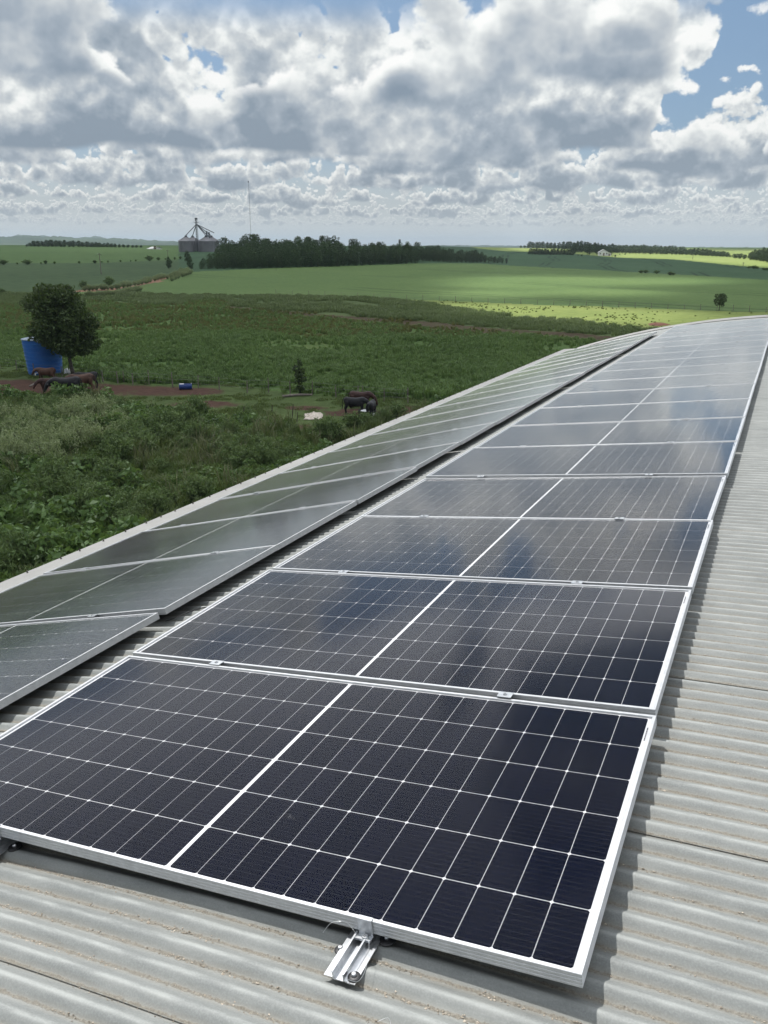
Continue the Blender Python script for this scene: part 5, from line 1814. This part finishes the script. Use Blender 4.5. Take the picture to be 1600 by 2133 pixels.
def cow_mesh(head, step, mat_):
    """One continuous body: a lofted barrel with neck, head, legs and ears fused by a fine remesh.
    head: 1 raised, 0 lowered. Faces +x, about 1.27 m at the withers."""
    g = MB()
    st = [(-0.84, 1.10, 0.92, 0.08), (-0.79, 1.20, 0.76, 0.20), (-0.62, 1.27, 0.68, 0.27), (-0.35, 1.23, 0.58, 0.30), (0.0, 1.20, 0.53, 0.32), (0.28, 1.22, 0.55, 0.30), (0.50, 1.27, 0.60, 0.25), (0.68, 1.24, 0.74, 0.17), (0.76, 1.16, 0.88, 0.09)]
    V, F, n = [], [], 16
    for x, zt, zb, hw in st:
        for k in range(n):
            w = 2 * PI * k / n
            c_, s_ = math.cos(w), math.sin(w)
            V.append((x, hw * math.copysign(abs(c_) ** 0.85, c_), (zt + zb) / 2 + (zt - zb) / 2 * math.copysign(abs(s_) ** 0.9, s_)))
    for i in range(len(st) - 1):
        for k in range(n):
            F.append((i * n + k, (i + 1) * n + k, (i + 1) * n + (k + 1) % n, i * n + (k + 1) % n))
    F += [tuple(range(n)), tuple((len(st) - 1) * n + k for k in range(n))[::-1]]
    g.raw(V, F)
    low = [(0.52, 0, 1.02), (0.80, 0, 0.96), (0.98, 0, 0.80), (1.06, 0, 0.68), (1.13, 0, 0.50), (1.19, 0, 0.34), (1.22, 0, 0.25)]
    high = [(0.52, 0, 1.04), (0.76, 0, 1.22), (0.92, 0, 1.38), (1.04, 0, 1.42), (1.17, 0, 1.33), (1.31, 0, 1.22), (1.38, 0, 1.17)]
    P_ = [tuple((1 - head) * np.array(l_) + head * np.array(h_)) for l_, h_ in zip(low, high)]
    g.tube(P_, [0.24, 0.18, 0.14, 0.125, 0.10, 0.082, 0.062], 14)
    for s in (-1, 1):
        d_ = step * s
        g.tube([(0.48, 0.14 * s, 0.86), (0.49, 0.16 * s, 0.66), (0.50 + d_ * .5, 0.17 * s, 0.42), (0.49 + d_, 0.17 * s, 0.16), (0.50 + d_, 0.17 * s, 0.06), (0.52 + d_, 0.17 * s, 0.0)], [0.16, 0.115, 0.066, 0.046, 0.055, 0.062], 10)
        g.tube([(-0.56, 0.13 * s, 0.95), (-0.60, 0.17 * s, 0.72), (-0.62 - d_ * .3, 0.18 * s, 0.58), (-0.73 - d_, 0.18 * s, 0.42), (-0.69 - d_, 0.18 * s, 0.17), (-0.67 - d_, 0.18 * s, 0.06), (-0.65 - d_, 0.18 * s, 0.0)], [0.20, 0.165, 0.115, 0.066, 0.048, 0.056, 0.062], 10)
        p3 = P_[3]
        g.tube([(p3[0] - 0.03, 0.08 * s, p3[2] + 0.05), (p3[0] - 0.08, 0.19 * s, p3[2] + 0.04), (p3[0] - 0.10, 0.27 * s, p3[2])], [0.035, 0.05, 0.02], 8)
    g.tube([(-0.30, 0, 0.62), (-0.36, 0, 0.50), (-0.38, 0, 0.46)], [0.14, 0.11, 0.05], 10)
    me = g.me('body', mat_)
    o = bpy.data.objects.new('body', me)
    COL.objects.link(o)
    r = o.modifiers.new('fuse', 'REMESH'); r.mode = 'VOXEL'; r.voxel_size = 0.028
    s_ = o.modifiers.new('soft', 'SMOOTH'); s_.factor = 0.5; s_.iterations = 4
    dg = bpy.context.evaluated_depsgraph_get()
    m2 = bpy.data.meshes.new_from_object(o.evaluated_get(dg))
    m2.name = 'body'
    bpy.data.objects.remove(o)
    m2.materials.clear(); m2.materials.append(mat_)
    m2.polygons.foreach_set('use_smooth', np.ones(len(m2.polygons), dtype=bool))
    return m2, P_


def tail_mesh(m_, swing=0.0):
    t = MB().tube([(-0.80, 0, 1.16), (-0.90, 0.02, 1.05), (-0.93, 0.03 + swing * 0.3, 0.75), (-0.95 - 0.1 * abs(swing), 0.03 + swing * 0.6, 0.45), (-0.96 - 0.15 * abs(swing), 0.03 + swing, 0.28)], [0.035, 0.026, 0.018, 0.03, 0.008], 6)
    return t.me('tail', m_, True)


COWS = {}


def cow(px_, py_, hpx, heading, label, mat_, head=0.0, step=0.06, swing=0.0, name='cow', wide=1.0):
    """heading: degrees clockwise from facing right in the photograph."""
    key = (mat_, head, step)
    if key not in COWS:
        COWS[key] = cow_mesh(head, step, MAT[mat_])
    q = G(px_, py_)
    s = px_size(q, hpx) / 1.27
    c = empty(name, q, facing(q) - math.radians(heading))
    c.scale = (s, s * wide, s)
    tag(c, label, 'cow', 'cattle in the paddock')
    me, P_ = COWS[key]
    obj('body', me, c)
    obj('tail', tail_mesh(MAT[mat_], swing), c)
    p4 = P_[3]
    for sgn in (-1, 1):
        f = MB().lathe([(0.0, -0.018), (0.015, -0.009), (0.018, 0.0), (0.015, 0.009), (0.0, 0.018)], 8)
        f.obj('eye', MAT['rubber'], c).location = (p4[0] + 0.03, 0.098 * sgn, p4[2] - 0.01)
    return c


cow(740, 862, 36, 4, 'black cow eating at the trough, side on in front of the red-brown one', 'cow_black', 0.0, 0.05, 0.08)
cow(752, 850, 36, 8, 'dark red-brown cow eating behind the black one', 'cow_red', 0.0, -0.05)
cow(774, 868, 34, -78, 'black heifer seen from behind at the right of the trough', 'cow_black', 0.0, 0.02)
cow(98, 795, 30, 205, 'brown and white calf standing against the blue water tank', 'cow_mixed', 0.35, 0.04)
cow(140, 828, 44, 188, 'big black cow nearest in the group beside the tank', 'cow_black', 0.15, 0.08, 0.0, 'cow', 1.1)
cow(170, 818, 40, 176, 'brown cow standing behind the big black cow', 'cow_brown', 0.1, -0.05)
cow(182, 808, 34, 180, 'black cow swinging its tail at the right of the tank group', 'cow_black', 0.3, 0.06, -0.30)
cow(104, 818, 32, 165, 'dark red cow standing in front of the tank, left of the big black one', 'cow_red', 0.2, 0.03).rotation_euler[1] = 0.0

# blue tank: wider at the top, ringed, pale rim and lid
q = G(95, 777)
tk = empty('water_tank', q)
tag(tk, 'big blue ribbed plastic water tank under the broadleaf tree', 'water tank')
rt, rbm, ht = px_size(q, 38.5), px_size(q, 33), px_size(q, 71)
prof = []
nr2 = 9
for i in range(nr2):
    for f_, dr_ in ((0.0, 0.0), (0.78, 0.0), (0.82, 0.025), (0.96, 0.025)):
        t = (i + f_) / nr2
        prof.append((rbm + (rt - rbm) * t + dr_, ht * t))
prof += [(rt, ht), (rt - 0.06, ht), (rt - 0.06, ht - 0.1)]
MB().lathe(prof, 48).obj('tank_body', MAT['tank'], tk, True)
MB().lathe([(rt + 0.002, ht - 0.06), (rt + 0.05, ht - 0.04), (rt + 0.05, ht + 0.02), (rt - 0.02, ht + 0.03), (rt * 0.55, ht + 0.18), (rt * 0.18, ht + 0.26), (0.0, ht + 0.26)], 48).obj('lid', MAT['tank_rim'], tk, True)
MB().tube([(rbm * 0.4, -rbm * 0.95, 0.25), (rbm * 0.4, -rbm * 0.95 - 0.35, 0.25), (rbm * 0.4, -rbm * 0.95 - 0.35, 0.05)], 0.05, 8).obj('outlet_pipe', MAT['white_plastic'], tk)

# drum trough lying on its side
q = G(387, 811)
L_, R2 = px_size(q, 26), px_size(q, 6.5)
dr = empty('drum_trough', q, facing(q) - 0.05)
tag(dr, 'blue plastic drum cut open as a trough, lying by the fence', 'drum trough')
V, F = [], []
nA = 20
a0, a1 = math.radians(130), math.radians(410)
for x in (-L_ / 2, -L_ / 2 + 0.05, -L_ * 0.17, -L_ * 0.14, L_ * 0.14, L_ * 0.17, L_ / 2 - 0.05, L_ / 2):
    e_ = 1.04 if abs(abs(x) - L_ * 0.155) < 0.03 * L_ else 1.0
    for k in range(nA):
        w = a0 + (a1 - a0) * k / (nA - 1)
        V.append((x, R2 * e_ * math.cos(w), R2 * e_ * math.sin(w) + R2))
for i in range(7):
    for k in range(nA - 1):
        F.append((i * nA + k, i * nA + k + 1, (i + 1) * nA + k + 1, (i + 1) * nA + k))
F += [tuple(range(nA))[::-1], tuple(7 * nA + k for k in range(nA))]
sb = MB().raw(V, F).obj('drum_body', MAT['drum'], dr)
sm = sb.modifiers.new('thick', 'SOLIDIFY'); sm.thickness = 0.02
MB().box(-L_ * 0.46, -L_ * 0.12, -R2 * 0.6, R2 * 0.6, R2 * 1.72, R2 * 1.80).obj('cover_board', MAT['white_plastic'], dr)
MB().box(L_ * 0.44, L_ * 0.47, -R2 * 0.5, R2 * 0.5, R2 * 1.5, R2 * 1.95).obj('end_board', MAT['white_plastic'], dr)

# round feed trough the cattle eat from, with white feed
q = G(765, 866)
tr_ = empty('feed_trough', q)
tag(tr_, 'low black round feed trough with white feed between the three cattle', 'feed trough')
R3_ = px_size(q, 19)
MB().lathe([(R3_ * 0.8, 0), (R3_, 0.22), (R3_ * 1.02, 0.42), (R3_ * 0.90, 0.42), (R3_ * 0.84, 0.22), (R3_ * 0.7, 0.10)], 28).obj('tyre_trough', MAT['rubber'], tr_, True)
fm = MB()
rq = random.Random(2)
for k in range(7):
    a, d_ = rq.uniform(0, 6.3), rq.uniform(0.1, 0.62) * R3_
    fm.lathe([(0.26, 0.1), (0.30, 0.28), (0.18, 0.42), (0.0, 0.46)], 9, cx=d_ * math.cos(a), cy=d_ * math.sin(a))
fm.obj('feed', MAT['white_plastic'], tr_, True)

# crumpled sack on the paddock, white things by the tank, log, board
def sheet(name, label, px_, py_, wpx, dpt, mat_, seed, amp=0.10, cat='sack'):
    q = G(px_, py_)
    w = px_size(q, wpx)
    n = 16
    V = []
    for i in range(n + 1):
        for j in range(n + 1):
            x, y = (i / n - 0.5) * w, (j / n - 0.5) * dpt
            e_ = 1 - max(abs(i / n - 0.5), abs(j / n - 0.5)) * 2
            z = 0.015 + (abs(float(vnoise(x * 3, y * 3, 0.7, seed))) * amp + abs(float(vnoise(x * 9, y * 9, 0.9, seed + 4))) * amp * 0.5) * min(1, e_ * 3 + 0.15)
            V.append((x + 0.06 * float(vnoise(i, j, 2.0, seed + 1)), y + 0.10 * float(vnoise(i, j, 3.0, seed + 2)), z))
    F = [(i * (n + 1) + j, (i + 1) * (n + 1) + j, (i + 1) * (n + 1) + j + 1, i * (n + 1) + j + 1) for i in range(n) for j in range(n)]
    o = obj(name, mesh(name, V, F, mat_, smooth=True), None, q + Vector((0, 0, 0.02)), (0, 0, facing(q)))
    s_ = o.modifiers.new('thick', 'SOLIDIFY'); s_.thickness = 0.02
    return tag(o, label, cat)


sheet('feed_sack', 'crumpled pale sack lying flat on the paddock', 653, 869, 38, 2.0, MAT['sack'], 5, 0.22)
sheet('white_sack', 'white sack lying behind the cattle right of the tank', 141, 778, 14, 0.9, MAT['white_plastic'], 7, 0.5)
sheet('white_sack', 'small white plastic scrap in the thicket below the paddock', 325, 902, 7, 0.3, MAT['white_plastic'], 8, 0.15)
sheet('white_sack', 'small white plastic scrap, right one of two in the thicket', 343, 903, 5, 0.25, MAT['white_plastic'], 9, 0.12)
qa, qb = G(588, 828), G(650, 824)
o = MB().tube([(0, 0, 0.10), tuple((qb - qa) * 0.5 + Vector((0, 0.1, 0.13))), tuple(qb - qa + Vector((0, 0, 0.08)))], [0.10, 0.11, 0.07], 8).obj('log', MAT['wood'])
o.location = qa
tag(o, 'thin grey log lying at the foot of the young tree', 'log')
qa, qb = G(286, 790), G(304, 801)
o = MB().tube([(0, 0, 0.55), tuple(qb - qa + Vector((0, 0, 0.05)))], 0.05, 6).obj('fallen_rail', MAT['wood'])
o.location = qa
tag(o, 'pale fallen rail sloping off the paddock fence', 'rail')
qa, qb = G(62, 808), G(78, 803)
o = MB().tube([(0, 0, 0.15), tuple(qb - qa + Vector((0, 0, 0.3)))], 0.07, 6).obj('wooden_bar', MAT['wood'])
o.location = qa
tag(o, 'pale wooden bar lying in front of the cattle by the tank', 'bar')
# mound of red earth on the lit pasture
q = G(1372, 676)
w, dd = px_size(q, 24), 1.6
V, F = [], []
nn = 28
for k in range(7):
    f_ = k / 6
    for j in range(nn):
        a = 2 * PI * j / nn
        g_ = 1 + 0.12 * math.sin(3 * a + 1) + 0.06 * math.sin(7 * a)
        V.append((w * math.cos(a) * (1 - f_) * g_, dd * 1.6 * math.sin(a) * (1 - f_) * g_, -0.05 + 0.35 * math.sin(f_ * PI / 2) + (0.03 * math.sin(9 * a + k) if 0 < k < 6 else 0)))
for k in range(6):
    for j in range(nn):
        F.append((k * nn + j, k * nn + (j + 1) % nn, (k + 1) * nn + (j + 1) % nn, (k + 1) * nn + j))
o = obj('earth_mound', mesh('earth_mound', V, F, MAT['earth'], smooth=True), None, q, (0, 0, facing(q)))
tag(o, 'flat mound of red earth on the lit pasture beyond the roof', 'mound')

# ------------------------------------------------------------------ broken cloud overhead that shades the land
ALT = 520.0
gx, gy = np.meshgrid(np.arange(-2100, 1300, 11.0), np.arange(-500, 2300, 11.0), indexing='ij')
GP = np.stack([gx, gy, ground(gx, gy)], -1)
kk = (ALT - GP[..., 2])
# ground point that each piece of cloud shades
SX, SY = gx - SUN[0] / SUN[2] * (ALT + 9), gy - SUN[1] / SUN[2] * (ALT + 9)
SP = np.stack([SX, SY, ground(SX, SY)], -1)
sx, sy, sz = project(SP.reshape(-1, 3))
sx, sy, sz = (a.reshape(gx.shape) for a in (sx, sy, sz))
inview = (sz > 5)
wobx = fbm(SX, SY, 40.0, 90) * 30
woby = fbm(SX, SY, 40.0, 95)


def soft(e, lo, hi):
    t = np.clip((e - lo) / (hi - lo), 0, 1)
    return t * t * (3 - 2 * t)


def ell(cx_, cy_, rx_, ry_, lo=0.55, hi=1.25):
    e = np.sqrt(((sx + wobx - cx_) / rx_) ** 2 + ((sy + woby * ry_ * 0.22 - cy_) / ry_) ** 2)
    return np.where(inview, 1 - soft(e, lo, hi), 0)


lit = np.zeros_like(gx)
for a in ((1110, 588, 260, 21, 0.4, 1.2), (1300, 584, 300, 13, 0.4, 1.2), (1260, 606, 230, 15, 0.3, 1.2), (1020, 612, 190, 14, 0.3)):
    lit = np.maximum(lit, ell(*a))
for a in ((1120, 648, 230, 19), (1300, 662, 220, 22), (980, 634, 110, 8), (1430, 668, 110, 12, 0.3)):
    lit = np.maximum(lit, ell(*a))
far_lit = np.where(inview & (sx > 1275) & (sx < 1900), soft(sy, 520, 523) * (1 - soft(sy - np.interp(sx, [1290, 1400, 1500, 1600], [536, 539.5, 549, 557]), -1, 2.0)), 0)
far_lit = np.maximum(far_lit, ell(1110, 520, 65, 4))
lit = np.maximum(lit, far_lit)
lit = np.maximum(lit, 0.35 * ell(180, 520, 300, 7))
lit = np.maximum(lit, 0.45 * ell(300, 990, 560, 170))
# the roof lies in full sun
ex_, ey_ = np.clip(np.abs(SX - 1.6) - 8, 0, None), np.clip(np.abs(SY - 8.5) - 16, 0, None)
lit = np.maximum(lit, 1 - soft(np.hypot(ex_, ey_), 7, 24))
rr2 = np.hypot(SX - _ca[0], SY - _ca[1])
wild = soft(fbm(SX, SY, 330.0, 120), -0.2, 0.35)
lit = np.maximum(lit, np.where(rr2 > 1150, wild * soft(rr2, 1150, 1350), 0))
lit = np.maximum(lit, np.where(~inview & (rr2 > 90), wild * 0.8, 0))
dens = 1 - lit
edge_ = np.minimum(np.minimum(gx + 2100, 1289 - gx), np.minimum(gy + 500, 2289 - gy)) / 160
dens = np.clip(np.minimum(dens, edge_), 0, 1) * (1 - soft(np.hypot(gx - _ca[0], gy - _ca[1]), 1450, 1740))
ni, nj = gx.shape
puffs = 0.5 + 0.5 * fbm(gx, gy, 90.0, 130)
topz = ALT + 1 + dens ** 0.7 * (7 + 12 * puffs)
botz = ALT - dens ** 0.7 * (4 + 5 * np.abs(fbm(gx, gy, 60.0, 140)))
idx = np.arange(ni * nj).reshape(ni, nj)
quad = np.stack([idx[:-1, :-1], idx[1:, :-1], idx[1:, 1:], idx[:-1, 1:]], -1)
keep = np.maximum(np.maximum(dens[:-1, :-1], dens[1:, :-1]), np.maximum(dens[1:, 1:], dens[:-1, 1:])) > 0.02
q1 = quad[keep]
Vc = np.concatenate([np.stack([gx, gy, topz], -1).reshape(-1, 3), np.stack([gx, gy, botz], -1).reshape(-1, 3)])
Fc = np.concatenate([q1, q1[:, ::-1] + ni * nj])
used, inv = np.unique(Fc.ravel(), return_inverse=True)
dd_ = np.concatenate([dens.ravel(), dens.ravel()])[used]
m_, N, out = material('cloud')
den = N.attr('cloud_depth')
trn = N.new('ShaderNodeBsdfTranslucent'); trn.inputs['Color'].default_value = (0.84, 0.85, 0.87, 1)
tp = N.new('ShaderNodeBsdfTransparent')
ms_ = N.new('ShaderNodeMixShader')
N.put(ms_.inputs[0], N.m('MULTIPLY', den, 0.86))
N.t.links.new(tp.outputs[0], ms_.inputs[1]); N.t.links.new(trn.outputs[0], ms_.inputs[2])
N.t.links.new(ms_.outputs[0], out.inputs[0])
o = obj('clouds', mesh('clouds', Vc[used], inv.reshape(-1, 4), m_, smooth=True, attrs={'cloud_depth': ('POINT', 'FLOAT', dd_)}))
tag(o, kind='structure')

# ------------------------------------------------------------------ the air
m_, N, out = material('haze')
pv = N.new('ShaderNodeVolumePrincipled')
pv.inputs['Color'].default_value = (0.74, 0.88, 1.0, 1)
pv.inputs['Density'].default_value = 0.00017
pv.inputs['Anisotropy'].default_value = 0.25
N.t.links.new(pv.outputs[0], out.inputs['Volume'])
o = MB().box(-8200, 8200, -7900, 8000, -42, 62).obj('haze', m_)
tag(o, kind='stuff')
